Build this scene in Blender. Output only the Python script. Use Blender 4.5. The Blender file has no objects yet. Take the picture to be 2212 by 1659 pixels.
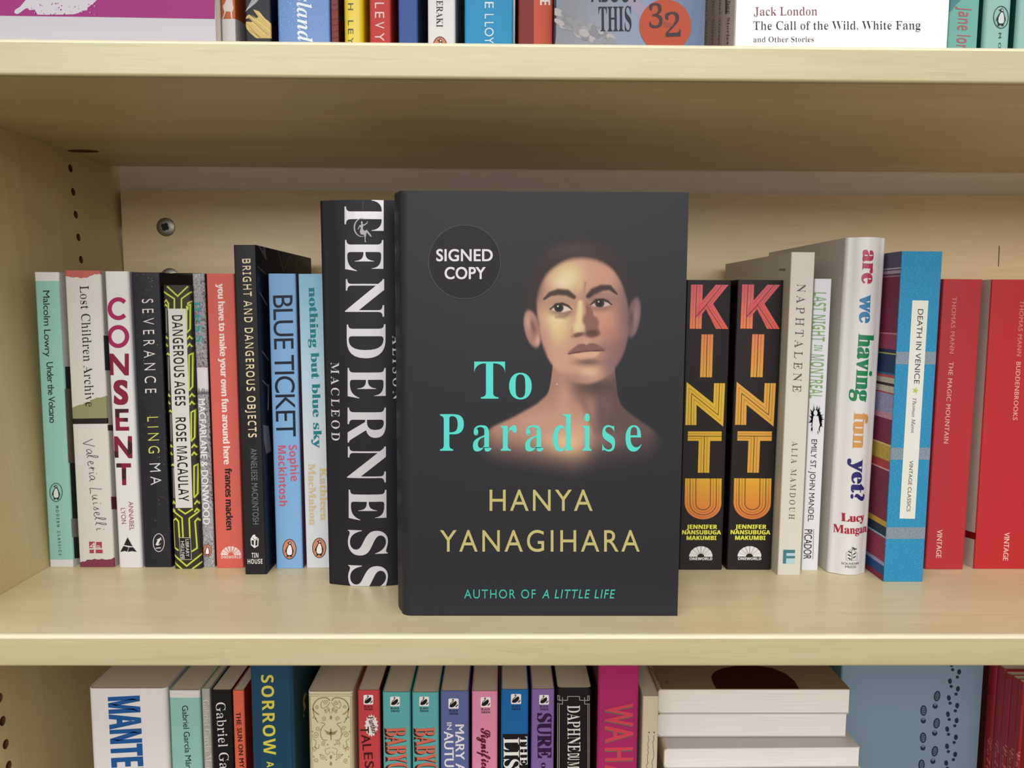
import bpy, bmesh, math, random
import numpy as np
from mathutils import Vector, Matrix
from mathutils.geometry import tessellate_polygon

random.seed(7)
sc = bpy.context.scene
COL = sc.collection

# ------------------------------------------------------------------ camera
F_PX = 1700.0                                   # focal length for the 2212 x 1659 frame
YAW, PITCH, ROLL = math.radians(.69), math.radians(5.75), math.radians(.3)
CAM = Vector((0, -.4112, .1785))
FWD = Vector((math.sin(YAW)*math.cos(PITCH), math.cos(YAW)*math.cos(PITCH), -math.sin(PITCH)))
_r0 = Vector((math.cos(YAW), -math.sin(YAW), 0)); _u0 = _r0.cross(FWD)
RGT = math.cos(ROLL)*_r0 + math.sin(ROLL)*_u0
UP = math.cos(ROLL)*_u0 - math.sin(ROLL)*_r0
cd = bpy.data.cameras.new('camera'); cam = bpy.data.objects.new('camera', cd); COL.objects.link(cam)
cd.sensor_width = 36; cd.lens = 36*F_PX/2212; cd.clip_start = .01
M = Matrix((RGT, UP, -FWD)).transposed().to_4x4(); M.translation = CAM
cam.matrix_world = M
sc.camera = cam

# ------------------------------------------------------------------ light
sc.view_settings.view_transform = 'Standard'; sc.view_settings.look = 'None'
sc.view_settings.gamma = 1; sc.view_settings.exposure = -0.08; sc.view_settings.use_curve_mapping = False
wd = bpy.data.worlds.new('shop_air'); sc.world = wd; wd.use_nodes = True
_n = wd.node_tree.nodes; _l = wd.node_tree.links
_tc = _n.new('ShaderNodeTexCoord'); _sx = _n.new('ShaderNodeSeparateXYZ'); _mr = _n.new('ShaderNodeMapRange'); _rp = _n.new('ShaderNodeValToRGB')
_l.new(_tc.outputs['Generated'], _sx.inputs[0]); _l.new(_sx.outputs['Z'], _mr.inputs['Value'])
_mr.inputs['From Min'].default_value = -1; _mr.inputs['From Max'].default_value = 1
_rp.color_ramp.elements[0].position = .15; _rp.color_ramp.elements[0].color = (.17, .125, .08, 1)      # carpet
_rp.color_ramp.elements[1].position = .85; _rp.color_ramp.elements[1].color = (.42, .41, .40, 1)       # ceiling
for _p, _c in ((.42, (.36, .29, .21, 1)), (.53, (.95, .93, .91, 1)), (.64, (.80, .79, .77, 1))):        # far shelves and walls under the lamps
    _e = _rp.color_ramp.elements.new(_p); _e.color = _c
_l.new(_mr.outputs[0], _rp.inputs[0]); _l.new(_rp.outputs[0], wd.node_tree.nodes['Background'].inputs[0])
wd.node_tree.nodes['Background'].inputs[1].default_value = 1.15


def ceiling_lamp(loc, sx, sy, power, aim=None):
    l = bpy.data.lights.new('ceiling_lamp', 'AREA'); l.shape = 'RECTANGLE'; l.size = sx; l.size_y = sy
    l.energy = power; l.color = (1, .985, .965)
    o = bpy.data.objects.new('ceiling_lamp', l); COL.objects.link(o); o.location = loc
    o.rotation_euler = (Vector(aim or (loc[0], loc[1], -5)) - Vector(loc)).to_track_quat('-Z', 'Y').to_euler()


# rows of fluorescent panels over the aisle, in front of the shelves
ceiling_lamp((-.1, -.75, 1.28), 2.4, .45, 14)
ceiling_lamp((.1, -2.2, 1.4), 3.0, .6, 15, (0, 0, .1))
ceiling_lamp((-.3, -5.2, 1.35), 5.0, .9, 130, (0, 0, .15))


# ------------------------------------------------------------------ pixel <-> place
def ray(x, y):
    return FWD + RGT*((x-1106)/F_PX) - UP*((y-829.5)/F_PX)


def hit(x, y, axis, val):
    d = ray(x, y); t = (val-CAM[axis])/d[axis]; return CAM + d*t


def zoomer(x0, y0, s):
    return lambda x, y: (x0+x*s, y0+y*s)


za, zb, zc, zd = zoomer(40, 400, .27728), zoomer(40, 820, .27728), zoomer(420, 400, .27728), zoomer(420, 820, .28325)
ze, zf = zoomer(840, 390, .30137), zoomer(840, 850, .30137)
zg, zh, zi, zj = zoomer(1440, 480, .22908), zoomer(1440, 840, .25915), zoomer(1800, 480, .24108), zoomer(1800, 860, .26529)
zk = zoomer(1080, 480, .21698)
zl, zm, zn, zo, zp = zoomer(0, 1340, .25316), zoomer(520, 1400, .217), zoomer(960, 1400, .217), zoomer(1380, 1400, .217), zoomer(1780, 1400, .1953)
zq, zr, zs, zt, zu, zv = zoomer(0, 0, .33906), zoomer(700, 0, .36166), zoomer(1450, 0, .34448), zoomer(1500, 0, .06632), zoomer(420, 0, .13562), zoomer(2020, 0, .0868)


def lin(c, k=1.0):
    out = []
    for v in c[:3]:
        v = v/255.0
        out.append((v/12.92 if v <= .04045 else ((v+.055)/1.055)**2.4)*k)
    return (out[0], out[1], out[2], 1.0)


def ink(c, k=1.0):
    g = .3*c[0]+.59*c[1]+.11*c[2]
    r = lin([v*.9+g*.1 for v in c[:3]], .92*k)
    return tuple(max(v*.4, v-.009) for v in r[:3])+(1.0,)          # solid blacks: the sheen lifts them again


# ------------------------------------------------------------------ materials
def principled(name):
    m = bpy.data.materials.new(name); m.use_nodes = True
    nt = m.node_tree; return m, nt, nt.nodes['Principled BSDF']


def print_mat(name, rough, coat=0, metal=0, bump=0, spec=.5, weave=0):
    m, nt, b = principled(name)
    a = nt.nodes.new('ShaderNodeAttribute'); a.attribute_name = 'Ink'
    nt.links.new(a.outputs['Color'], b.inputs['Base Color'])
    b.inputs['Roughness'].default_value = rough; b.inputs['Coat Weight'].default_value = coat
    b.inputs['Coat Roughness'].default_value = .25
    b.inputs['Metallic'].default_value = metal; b.inputs['Specular IOR Level'].default_value = spec
    if weave:
        tc = nt.nodes.new('ShaderNodeTexCoord'); mp = nt.nodes.new('ShaderNodeMapping')
        mp.inputs['Rotation'].default_value = (0, .7, 0); mp.inputs['Scale'].default_value = (900, 900, 2600)
        nz = nt.nodes.new('ShaderNodeTexNoise'); nz.inputs['Scale'].default_value = 1; nz.inputs['Detail'].default_value = 1
        nt.links.new(tc.outputs['Object'], mp.inputs[0]); nt.links.new(mp.outputs[0], nz.inputs['Vector'])
        mx = nt.nodes.new('ShaderNodeMix'); mx.data_type = 'RGBA'; mx.blend_type = 'MULTIPLY'; mx.inputs['Factor'].default_value = 1
        rp = nt.nodes.new('ShaderNodeValToRGB'); rp.color_ramp.elements[0].position = .35; rp.color_ramp.elements[1].position = .65
        rp.color_ramp.elements[0].color = (.62, .66, .7, 1); rp.color_ramp.elements[1].color = (1.15, 1.15, 1.15, 1)
        nt.links.new(nz.outputs['Fac'], rp.inputs[0]); nt.links.new(a.outputs['Color'], mx.inputs['A']); nt.links.new(rp.outputs[0], mx.inputs['B'])
        nt.links.new(mx.outputs['Result'], b.inputs['Base Color'])
    return m


MATTE = print_mat('matte_laminate_print', .5, spec=.28)
GLOSS = print_mat('gloss_print', .32, coat=.12, spec=.4)
FOIL = print_mat('foil_print', .34, metal=.2)
CLOTH = print_mat('woven_print', .75, weave=1)


def paper_mat(name, c1, c2, axis='X', freq=1500):
    m, nt, b = principled(name)
    tc = nt.nodes.new('ShaderNodeTexCoord'); mp = nt.nodes.new('ShaderNodeMapping')
    s = [18, 18, 18]; s['XYZ'.index(axis)] = freq
    mp.inputs['Scale'].default_value = s
    nz = nt.nodes.new('ShaderNodeTexNoise'); nz.inputs['Scale'].default_value = 1; nz.inputs['Detail'].default_value = 2
    rp = nt.nodes.new('ShaderNodeValToRGB')
    rp.color_ramp.elements[0].position = .3; rp.color_ramp.elements[1].position = .7
    rp.color_ramp.elements[0].color = lin(c1); rp.color_ramp.elements[1].color = lin(c2)
    nt.links.new(tc.outputs['Object'], mp.inputs[0]); nt.links.new(mp.outputs[0], nz.inputs['Vector'])
    nt.links.new(nz.outputs['Fac'], rp.inputs[0]); nt.links.new(rp.outputs[0], b.inputs['Base Color'])
    b.inputs['Roughness'].default_value = .85; b.inputs['Specular IOR Level'].default_value = .2
    return m


PAGES = paper_mat('page_edges', (192, 178, 156), (202, 188, 166))
PAGES_WHITE = paper_mat('white_page_edges', (208, 203, 195), (220, 216, 208))


def wood_mat(name, c1, c2, streak, stretch, rough, coat=.0, bump=.0):
    m, nt, b = principled(name)
    tc = nt.nodes.new('ShaderNodeTexCoord'); mp = nt.nodes.new('ShaderNodeMapping')
    mp.inputs['Scale'].default_value = stretch
    nt.links.new(tc.outputs['Object'], mp.inputs[0])
    n1 = nt.nodes.new('ShaderNodeTexNoise'); n1.inputs['Scale'].default_value = 1; n1.inputs['Detail'].default_value = 4; n1.inputs['Distortion'].default_value = .6
    n2 = nt.nodes.new('ShaderNodeTexNoise'); n2.inputs['Scale'].default_value = 4.5; n2.inputs['Detail'].default_value = 3; n2.inputs['Distortion'].default_value = .8
    n3 = nt.nodes.new('ShaderNodeTexNoise'); n3.inputs['Scale'].default_value = 14; n3.inputs['Detail'].default_value = 2
    for n in (n1, n2, n3): nt.links.new(mp.outputs[0], n.inputs['Vector'])
    r1 = nt.nodes.new('ShaderNodeValToRGB'); r1.color_ramp.elements[0].position = .32; r1.color_ramp.elements[1].position = .68
    r1.color_ramp.elements[0].color = lin(c1); r1.color_ramp.elements[1].color = lin(c2)
    nt.links.new(n1.outputs['Fac'], r1.inputs[0])
    r2 = nt.nodes.new('ShaderNodeValToRGB')
    r2.color_ramp.elements[0].position = .3; r2.color_ramp.elements[0].color = (1, 1, 1, 1)
    r2.color_ramp.elements[1].position = .40; r2.color_ramp.elements[1].color = (0, 0, 0, 1)
    nt.links.new(n2.outputs['Fac'], r2.inputs[0])
    mx = nt.nodes.new('ShaderNodeMix'); mx.data_type = 'RGBA'; mx.inputs['B'].default_value = lin(streak)
    ml = nt.nodes.new('ShaderNodeMath'); ml.operation = 'MULTIPLY'; ml.inputs[1].default_value = .28
    nt.links.new(r2.outputs[0], ml.inputs[0]); nt.links.new(ml.outputs[0], mx.inputs['Factor']); nt.links.new(r1.outputs[0], mx.inputs['A'])
    m2 = nt.nodes.new('ShaderNodeMix'); m2.data_type = 'RGBA'; m2.blend_type = 'MULTIPLY'; m2.inputs['Factor'].default_value = .16
    nt.links.new(mx.outputs['Result'], m2.inputs['A']); nt.links.new(n3.outputs['Fac'], m2.inputs['B'])
    nt.links.new(m2.outputs['Result'], b.inputs['Base Color'])
    b.inputs['Roughness'].default_value = rough; b.inputs['Coat Weight'].default_value = coat; b.inputs['Coat Roughness'].default_value = .15
    return m


WOOD_SHELF = wood_mat('maple_laminate_shelf', (214, 196, 150), (226, 210, 170), (200, 180, 130), (2.2, 26, 26), .34)
WOOD_EDGE = wood_mat('maple_edge_band', (184, 173, 132), (194, 184, 145), (168, 155, 112), (3.2, 60, 75), .36, coat=.1)
WOOD_SIDE = wood_mat('maple_laminate_side', (206, 184, 134), (214, 194, 146), (196, 172, 120), (30, 30, 2.0), .42)
WOOD_BACK = wood_mat('maple_laminate_back', (218, 194, 150), (228, 206, 164), (206, 180, 134), (2.4, 30, 34), .42)


def plain(name, c, rough=.5, metal=0):
    m, nt, b = principled(name)
    n = nt.nodes.new('ShaderNodeTexNoise'); n.inputs['Scale'].default_value = 60
    rp = nt.nodes.new('ShaderNodeValToRGB')
    rp.color_ramp.elements[0].color = lin([v*.95 for v in c]); rp.color_ramp.elements[1].color = lin(c)
    nt.links.new(n.outputs['Fac'], rp.inputs[0]); nt.links.new(rp.outputs[0], b.inputs['Base Color'])
    b.inputs['Roughness'].default_value = rough; b.inputs['Metallic'].default_value = metal
    return m


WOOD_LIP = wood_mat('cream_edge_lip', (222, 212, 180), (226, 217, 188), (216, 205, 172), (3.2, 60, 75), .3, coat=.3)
WHITE_WALL = plain('white_back_wall', (222, 214, 204), .6)
HOLE = plain('drilled_wood', (96, 62, 28), .8)
STEEL = plain('zinc_plated_steel', (150, 146, 138), .38, .85)
STEEL_DARK = plain('dark_recess', (40, 36, 32), .6, .4)


# ------------------------------------------------------------------ object helpers
def link(o, parent=None):
    COL.objects.link(o)
    if parent is not None: o.parent = parent
    return o


def mesh_obj(name, verts, faces, mat, parent=None, colours=None, smooth=None):
    me = bpy.data.meshes.new(name); me.from_pydata([tuple(v) for v in verts], [], faces)
    me.materials.append(mat)
    if colours is not None:
        at = me.color_attributes.new('Ink', 'FLOAT_COLOR', 'CORNER')
        buf = np.empty((len(me.loops), 4), dtype=np.float32); k = 0
        for p, c in zip(me.polygons, colours):
            buf[k:k+p.loop_total] = c; k += p.loop_total
        at.data.foreach_set('color', buf.ravel())
    if smooth is not None:
        me.polygons.foreach_set('use_smooth', [True]*len(me.polygons)); me.set_sharp_from_angle(angle=math.radians(smooth))
    me.update()
    return link(bpy.data.objects.new(name, me), parent)


def empty(name, loc, label=None, cat=None, group=None):
    o = bpy.data.objects.new(name, None); o.empty_display_size = .02; o.location = loc; COL.objects.link(o)
    if label: o['label'] = label
    if cat: o['category'] = cat
    if group: o['group'] = group
    return o


def box(x0, x1, y0, y1, z0, z1):
    v = [(x, y, z) for z in (z0, z1) for y in (y0, y1) for x in (x0, x1)]
    f = [(0, 2, 3, 1), (4, 5, 7, 6), (0, 1, 5, 4), (2, 6, 7, 3), (0, 4, 6, 2), (1, 3, 7, 5)]
    return v, f


# ------------------------------------------------------------------ lettering
_cache = {}
_font_obj = None


def _map(s, style):
    U = {'fat': (0x1D400, 0x1D41A, 0x1D7CE), 'serif': (0x1D400, 0x1D41A, 0x1D7CE), 'italic': (0x1D434, 0x1D44E, 0),
         'bolditalic': (0x1D468, 0x1D482, 0), 'bold': (0x1D5D4, 0x1D5EE, 0x1D7EC), 'script': (0x1D4D0, 0x1D4EA, 0)}.get(style)
    if not U: return s
    acc = {'í': 'i', 'á': 'a', 'é': 'e'}
    out = ''
    for c in s:
        if c in acc and style == 'serif': c = acc[c]
        if 'A' <= c <= 'Z': out += chr(U[0]+ord(c)-65)
        elif 'a' <= c <= 'z': out += 'ℎ' if (style == 'italic' and c == 'h') else chr(U[1]+ord(c)-97)
        elif '0' <= c <= '9' and U[2]: out += chr(U[2]+ord(c)-48)
        else: out += c
    return out


def _raw(s, style, track):
    key = (s, style, track)
    if key in _cache: return _cache[key]
    cu = bpy.data.curves.new('tmp', 'FONT'); cu.body = _map(s, style); cu.space_character = track; cu.resolution_u = 6
    ob = bpy.data.objects.new('tmp', cu); COL.objects.link(ob)
    bpy.context.view_layer.update()
    dg = bpy.context.evaluated_depsgraph_get()
    me = bpy.data.meshes.new_from_object(ob.evaluated_get(dg))
    bm = bmesh.new(); bm.from_mesh(me)
    bmesh.ops.remove_doubles(bm, verts=bm.verts, dist=1e-5)
    bmesh.ops.triangulate(bm, faces=bm.faces)
    v = np.array([(q.co.x, q.co.y) for q in bm.verts]); bm.verts.index_update()
    t = []
    for f in bm.faces:
        i = [q.index for q in f.verts]
        a, b, c = v[i[0]], v[i[1]], v[i[2]]
        if (b[0]-a[0])*(c[1]-a[1])-(b[1]-a[1])*(c[0]-a[0]) < 0: i = i[::-1]
        t.append(i)
    bm.free(); bpy.data.meshes.remove(me); bpy.data.objects.remove(ob); bpy.data.curves.remove(cu)
    _cache[key] = (v, t)
    return v, t


def lettering(s, style='sans', track=1.0, dx=0, dy=0, shear=0):
    """triangles of a line of print: x over 0..1, y in cap heights; dx / dy thicken or thin the strokes"""
    v, t = _raw(s, style, track); v = v.copy()
    hv, _ = _raw('H', style, 1.0); cap = hv[:, 1].max()
    v /= cap
    if dx or dy:
        cnt = {}
        for a, b, c in t:
            for e in ((a, b), (b, c), (c, a)): cnt[e] = 1
        nxt, prv = {}, {}
        for (a, b) in cnt:
            if (b, a) not in cnt: nxt.setdefault(a, []).append(b); prv.setdefault(b, []).append(a)
        w = v.copy()
        for i, js in nxt.items():
            if i not in prv: continue
            j, k = js[0], prv[i][0]
            n = []
            for p, q in ((k, i), (i, j)):
                d = v[q]-v[p]; L = math.hypot(*d) or 1; n.append(np.array([d[1]/L, -d[0]/L]))
            e = [dx*abs(q[0])**(1.2 if dx > 0 else 3)+dy*abs(q[1])**(1.2 if dy > 0 else 3) for q in n]
            det = n[0][0]*n[1][1]-n[0][1]*n[1][0]
            if abs(det) < .15: off = (n[0]*e[0]+n[1]*e[1])*.5
            else:
                off = np.array([(e[0]*n[1][1]-e[1]*n[0][1])/det, (n[0][0]*e[1]-n[1][0]*e[0])/det])
                L = math.hypot(*off); m = 2.0*max(abs(dx), abs(dy))
                if L > m: off *= m/L
            w[i] = v[i]+off
        # fill the moved outlines again, glyph by glyph
        par = list(range(len(v)))

        def root(i):
            while par[i] != i: par[i] = par[par[i]]; i = par[i]
            return i
        for a, b, c in t:
            par[root(a)] = root(b); par[root(b)] = root(c)
        loops, bad, seen = {}, set(), set()
        for i in nxt:
            if len(nxt[i]) != 1: bad.add(root(i))
        for i in nxt:
            if i in seen or root(i) in bad: continue
            lp = []; k = i
            while k not in seen and k in nxt and len(lp) < 5000: seen.add(k); lp.append(k); k = nxt[k][0]
            loops.setdefault(root(i), []).append(lp)
        own = {}
        for q in t: own.setdefault(root(q[0]), []).append(q)

        def area(q): return .5*sum(w[q[i]][0]*w[q[(i+1) % len(q)]][1]-w[q[(i+1) % len(q)]][0]*w[q[i]][1] for i in range(len(q)))
        t2 = []
        for g, qs in own.items():
            ls = loops.get(g)
            if ls and g not in bad:
                flat = [i for lp in ls for i in lp]
                new = [[flat[j] for j in q] for q in tessellate_polygon([[Vector((w[i][0], w[i][1], 0)) for i in lp] for lp in ls])]
                want = abs(sum(area(lp) for lp in ls)); got = sum(abs(area(q)) for q in new)
                if abs(got-want) < .02*want: t2 += new; continue
            t2 += qs
        v, t = w, t2
    if shear: v[:, 0] += shear*v[:, 1]
    x0, x1 = v[:, 0].min(), v[:, 0].max()
    v[:, 0] = (v[:, 0]-x0)/(x1-x0)
    return v, t


def clip_poly(poly, axis, lo, hi):
    for s, lim in ((1, lo), (-1, hi)):
        out = []
        n = len(poly)
        for i in range(n):
            a, b = poly[i], poly[(i+1) % n]
            da, db = s*(a[axis]-lim), s*(b[axis]-lim)
            if da >= 0: out.append(a)
            if (da >= 0) != (db >= 0):
                k = da/(da-db); out.append((a[0]+(b[0]-a[0])*k, a[1]+(b[1]-a[1])*k))
        poly = out
        if len(poly) < 3: return None
    return poly


# ------------------------------------------------------------------ books
STEP = .00007


def smooth(pts, n=5):
    P = [np.array(p, float) for p in pts]; P = [2*P[0]-P[1]]+P+[2*P[-1]-P[-2]]; out = []
    for a, b, c, d in zip(P, P[1:], P[2:], P[3:]):
        for j in range(n):
            t = j/n; out.append(tuple(.5*(2*b+(c-a)*t+(2*a-5*b+4*c-d)*t*t+(3*b-a-3*c+d)*t**3)))
    return out+[tuple(P[-2])]


class Book:
    """A book whose spine looks along local -Y, stands on local z = 0 and is d deep."""

    def __init__(s, name, label, group, mat4, w, h, d, spine, right=None, left=None, r=.0009, bulge=0, hard=False, mat=None, pages=None, cat='book', k=1.0):
        s.w, s.h, s.d, s.mat = w, h, d, mat or MATTE
        s.root = empty(name, mat4.translation, label, cat, group)
        s.root.rotation_euler = mat4.to_euler()
        s.inv = mat4.inverted(); s.rinv = s.inv.to_3x3()
        s.parts = {}
        s.right = right or spine; s.left = left or spine
        # outer profile, from the back of the left board round the spine to the back of the right board
        prof = [(-w/2, d)]
        n = 4
        for j in range(n+1):
            a = math.pi/2*j/n; prof.append((-w/2+r-r*math.cos(a), r-r*math.sin(a)))
        if bulge:
            m = 10
            for j in range(1, m):
                u = j/m; prof.append((-w/2+r+(w-2*r)*u, -bulge*(1-(2*u-1)**2)))
        for j in range(n+1):
            a = math.pi/2*j/n; prof.append((w/2-r+r*math.sin(a), r-r*math.cos(a)))
        prof.append((w/2, d))
        s.prof = prof
        t = .0022 if hard else .0005
        inner = []
        for i, (x, y) in enumerate(prof):
            sx = (1-2*t/w)
            inner.append((x*sx, y if i in (0, len(prof)-1) else y+t))
        N = len(prof); v = []; f = []; c = []
        for z in (0, h):
            v += [(x, y, z) for x, y in prof]
        for z in (0, h):
            v += [(x, y, z) for x, y in inner]
        s.k = k
        cs, cr, cl = ink(spine, k), ink(s.right, k), ink(s.left, k)
        for i in range(N-1):
            col = cl if i == 0 else cr if i == N-2 else cs
            f.append((i, i+1, N+i+1, N+i)); c.append(col)
            f.append((2*N+i, 3*N+i, 3*N+i+1, 2*N+i+1)); c.append(col)
            f.append((N+i, N+i+1, 3*N+i+1, 3*N+i)); c.append(col)
            f.append((i, 2*N+i, 2*N+i+1, i+1)); c.append(col)
        f.append((0, N, 3*N, 2*N)); c.append(cl)
        f.append((N-1, 3*N-1, 4*N-1, 2*N-1)); c.append(cr)
        s.cover = mesh_obj('cover', v, f, s.mat, s.root, c, smooth=40)
        q = .003 if hard else .0003
        a = w/2-t*1.02; c_ = min(r, a*.8)
        pp = [(-a, d-q), (-a, t+c_), (-a+.3*c_, t+.3*c_), (-a+c_, t), (a-c_, t), (a-.3*c_, t+.3*c_), (a, t+c_), (a, d-q)]; n_ = len(pp)
        pv = [(x, y, z) for z in (q, h-q) for x, y in pp]
        pf = [(i, (i+1) % n_, n_+(i+1) % n_, n_+i) for i in range(n_)]+[tuple(range(n_))[::-1], tuple(range(n_, 2*n_))]
        s.pages = mesh_obj('page_block', pv, pf, pages or PAGES, s.root)
        xs = [p[0] for p in prof[1:-1]]
        s.xs = sorted(set(round(x, 7) for x in xs))

    def prof_y(s, x):
        P = s.prof[1:-1]
        for (x0, y0), (x1, y1) in zip(P, P[1:]):
            if x0-1e-9 <= x <= x1+1e-9 and x1 > x0: return y0+(y1-y0)*(x-x0)/(x1-x0)
        return P[0][1]

    # where a photo pixel falls on the book, as (across, up)
    def loc(s, p, face):
        o = s.inv @ CAM; d = s.rinv @ ray(*p)
        if face == 'spine': t = -o.y/d.y; q = o+d*t; return (q.x, q.z)
        if face == 'right': t = (s.w/2-o.x)/d.x; q = o+d*t; return (q.y, q.z)
        if face == 'left': t = (-s.w/2-o.x)/d.x; q = o+d*t; return (q.y, q.z)

    def uv(s, p, face):
        return ((p[0]-.5)*s.w, (1-p[1])*s.h)

    def add(s, part, polys, col, level=1, face='spine', space='px', mat=None, thick=0, cols=None, under=None):
        P = s.parts.setdefault(part, dict(v=[], f=[], c=[], mat=mat or s.mat, thick=thick, under=under))
        fn = s.loc if space == 'px' else s.uv
        e = STEP*level
        c0 = ink(col, s.k) if col is not None else None
        P.setdefault('marks', []).append(len(P['f']))
        for n, poly in enumerate(polys):
            cc = c0 if cols is None else cols[n]
            q = [fn(p, face) for p in poly]
            q = clip_poly(q, 1, 0, s.h)
            if not q: continue
            if face != 'spine':
                q = clip_poly(q, 0, 0, s.d)
                if not q: continue
                sx = (s.w/2+e) if face == 'right' else -(s.w/2+e)
                k = len(P['v']); P['v'] += [(sx, a, b) for a, b in q]; P['f'].append(tuple(range(k, k+len(q)))); P['c'].append(cc)
                continue
            lo, hi = min(a for a, b in q), max(a for a, b in q)
            for x0, x1 in zip(s.xs, s.xs[1:]):
                if x1 <= lo or x0 >= hi: continue
                w = q if (x0 <= lo and x1 >= hi) else clip_poly(q, 0, x0, x1)
                if not w: continue
                k = len(P['v']); P['v'] += [(a, s.prof_y(min(max(a, x0), x1))-e, b) for a, b in w]
                P['f'].append(tuple(range(k, k+len(w)))); P['c'].append(cc)

    def text(s, part, txt, p0, p1, cap, col, style='sans', level=2, face='spine', space='px', mat=None, thick=0, under=None, asp=None, **kw):
        v, t = lettering(txt, style, **kw)
        p0 = np.array(p0, float); p1 = np.array(p1, float); d = p1-p0
        if space == 'px':
            L = math.hypot(*d); up = np.array([d[1], -d[0]])/L
            q = p0+v[:, :1]*d+v[:, 1:]*up*cap
        else:
            up = np.array(asp)                         # cap-height vector in spine fractions
            q = p0+v[:, :1]*d+v[:, 1:]*up
        s.add(part, [[q[i] for i in tri] for tri in t], col, level, face, space, mat, thick, under=under)

    def poly(s, part, pts, col, level=1, **kw):
        """any simple polygon"""
        tr = tessellate_polygon([[Vector((p[0], p[1], 0)) for p in pts]])
        s.add(part, [[pts[i] for i in t] for t in tr], col, level, **kw)

    def ellipse(s, part, c, rx, ry, col, level=1, rot=0, n=28, **kw):
        ca, sa = math.cos(rot), math.sin(rot)
        pts = [(c[0]+rx*math.cos(a)*ca-ry*math.sin(a)*sa, c[1]+rx*math.cos(a)*sa+ry*math.sin(a)*ca) for a in [2*math.pi*k/n for k in range(n)]]
        s.add(part, [pts], col, level, **kw)

    def ring(s, part, c, rx, ry, wd, col, level=1, n=36, **kw):
        P = []
        for k in range(n):
            a, b = 2*math.pi*k/n, 2*math.pi*(k+1)/n
            P.append([(c[0]+rx*math.cos(a), c[1]+ry*math.sin(a)), (c[0]+rx*math.cos(b), c[1]+ry*math.sin(b)),
                      (c[0]+(rx-wd)*math.cos(b), c[1]+(ry-wd)*math.sin(b)), (c[0]+(rx-wd)*math.cos(a), c[1]+(ry-wd)*math.sin(a))])
        s.add(part, P, col, level, **kw)

    def line(s, part, pts, wd, col, level=1, **kw):
        # a continuous mitred ribbon, so that no two pieces of ink lie in the same place
        p = [np.array(q, float) for q in pts]
        closed = len(p) > 3 and math.hypot(*(p[0]-p[-1])) < 1e-6
        if closed: p = p[:-1]
        N = len(p); nr = []
        for i in range(N if closed else N-1):
            d = p[(i+1) % N]-p[i]; L = math.hypot(*d) or 1; nr.append(np.array([-d[1], d[0]])/L)
        lf, rt = [], []
        for i in range(N):
            a = nr[i-1] if (i > 0 or closed) else nr[0]; b = nr[i] if i < len(nr) else nr[-1]
            m = (a+b)/max(.35, 1+float(a@b)); q = p[i]
            if not closed and i in (0, N-1):
                e = np.array([m[1], -m[0]])*wd*.2; q = q-e if i == 0 else q+e
            lf.append(tuple(q+m*wd/2)); rt.append(tuple(q-m*wd/2))
        rng = range(N) if closed else range(N-1)
        s.add(part, [[lf[i], lf[(i+1) % N], rt[(i+1) % N], rt[i]] for i in rng], col, level, **kw)

    def done(s):
        made = {}
        for name, P in s.parts.items():
            if not P['f']: continue
            v, f, c = P['v'], P['f'], P['c']
            mk = sorted(set(P.get('marks', [0])))
            if name in ('cover_print', 'spine_band') and len(mk) <= 14:   # a few separate printed patches: one part each
                for i0, i1 in zip(mk, mk[1:]+[len(f)]):
                    if i1 == i0: continue
                    used = sorted({i for q in f[i0:i1] for i in q}); ix = {u: n for n, u in enumerate(used)}
                    mesh_obj(name, [v[u] for u in used], [tuple(ix[i] for i in q) for q in f[i0:i1]], P['mat'], s.root, c[i0:i1])
                continue
            par = made.get(P['under'], s.cover if P['under'] == 'cover' else s.root)
            o = mesh_obj(name.split('#')[0], v, f, P['mat'], par, c)
            if P['thick']:
                bm = bmesh.new(); bm.from_mesh(o.data)
                bmesh.ops.remove_doubles(bm, verts=bm.verts, dist=1e-7)
                bm.to_mesh(o.data); bm.free()
                md = o.modifiers.new('relief', 'SOLIDIFY'); md.thickness = P['thick']; md.offset = 0
            made[name] = o
        return s


ZS = 0.0                                        # top of the middle shelf
H1, ZT = .2919, .3097                           # underside / top of the upper shelf
ZLOW = -.262                                    # top of the lower shelf
YB = .2645                                      # front of the back panel


def spine_out(name, label, group, BL, BR, TL, TR=None, d=.13, dy=0, **kw):
    """Book on the middle shelf: bottom corners fall on the shelf, top corner gives height and lean."""
    a, b = hit(*BL, 2, ZS), hit(*BR, 2, ZS)
    y = (a.y+b.y)/2+dy
    a, b = hit(*BL, 1, y), hit(*BR, 1, y)
    t = hit(*TL, 1, y)
    w = b.x-a.x; lean = math.atan2(t.x-a.x, t.z)
    if TR is not None:
        t2 = hit(*TR, 1, y); w = (w+t2.x-t.x)/2
        lean = (lean+math.atan2(t2.x-b.x, t2.z))/2
        cx = (a.x+b.x)/2
    else: cx = (a.x+b.x)/2
    h = t.z/math.cos(lean)
    m = Matrix.Translation((cx, y, ZS+abs(math.sin(lean))*w/2+.0001)) @ Matrix.Rotation(lean, 4, 'Y')
    return Book(name, label, group, m, w-.0003, h, d, **kw)


def upright(name, label, group, y, z0, xl, xr, py, ztop=None, pytop=None, d=.13, lean=0, **kw):
    """Book with its spine in the plane y, between pixels xl and xr on row py."""
    a, b = hit(xl, py, 1, y), hit(xr, py, 1, y)
    if pytop is not None: ztop = hit((xl+xr)/2, pytop, 1, y).z
    m = Matrix.Translation(((a.x+b.x)/2, y, z0+.0001)) @ Matrix.Rotation(lean, 4, 'Y')
    return Book(name, label, group, m, b.x-a.x-.0003, ztop-z0, d, **kw)


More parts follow.
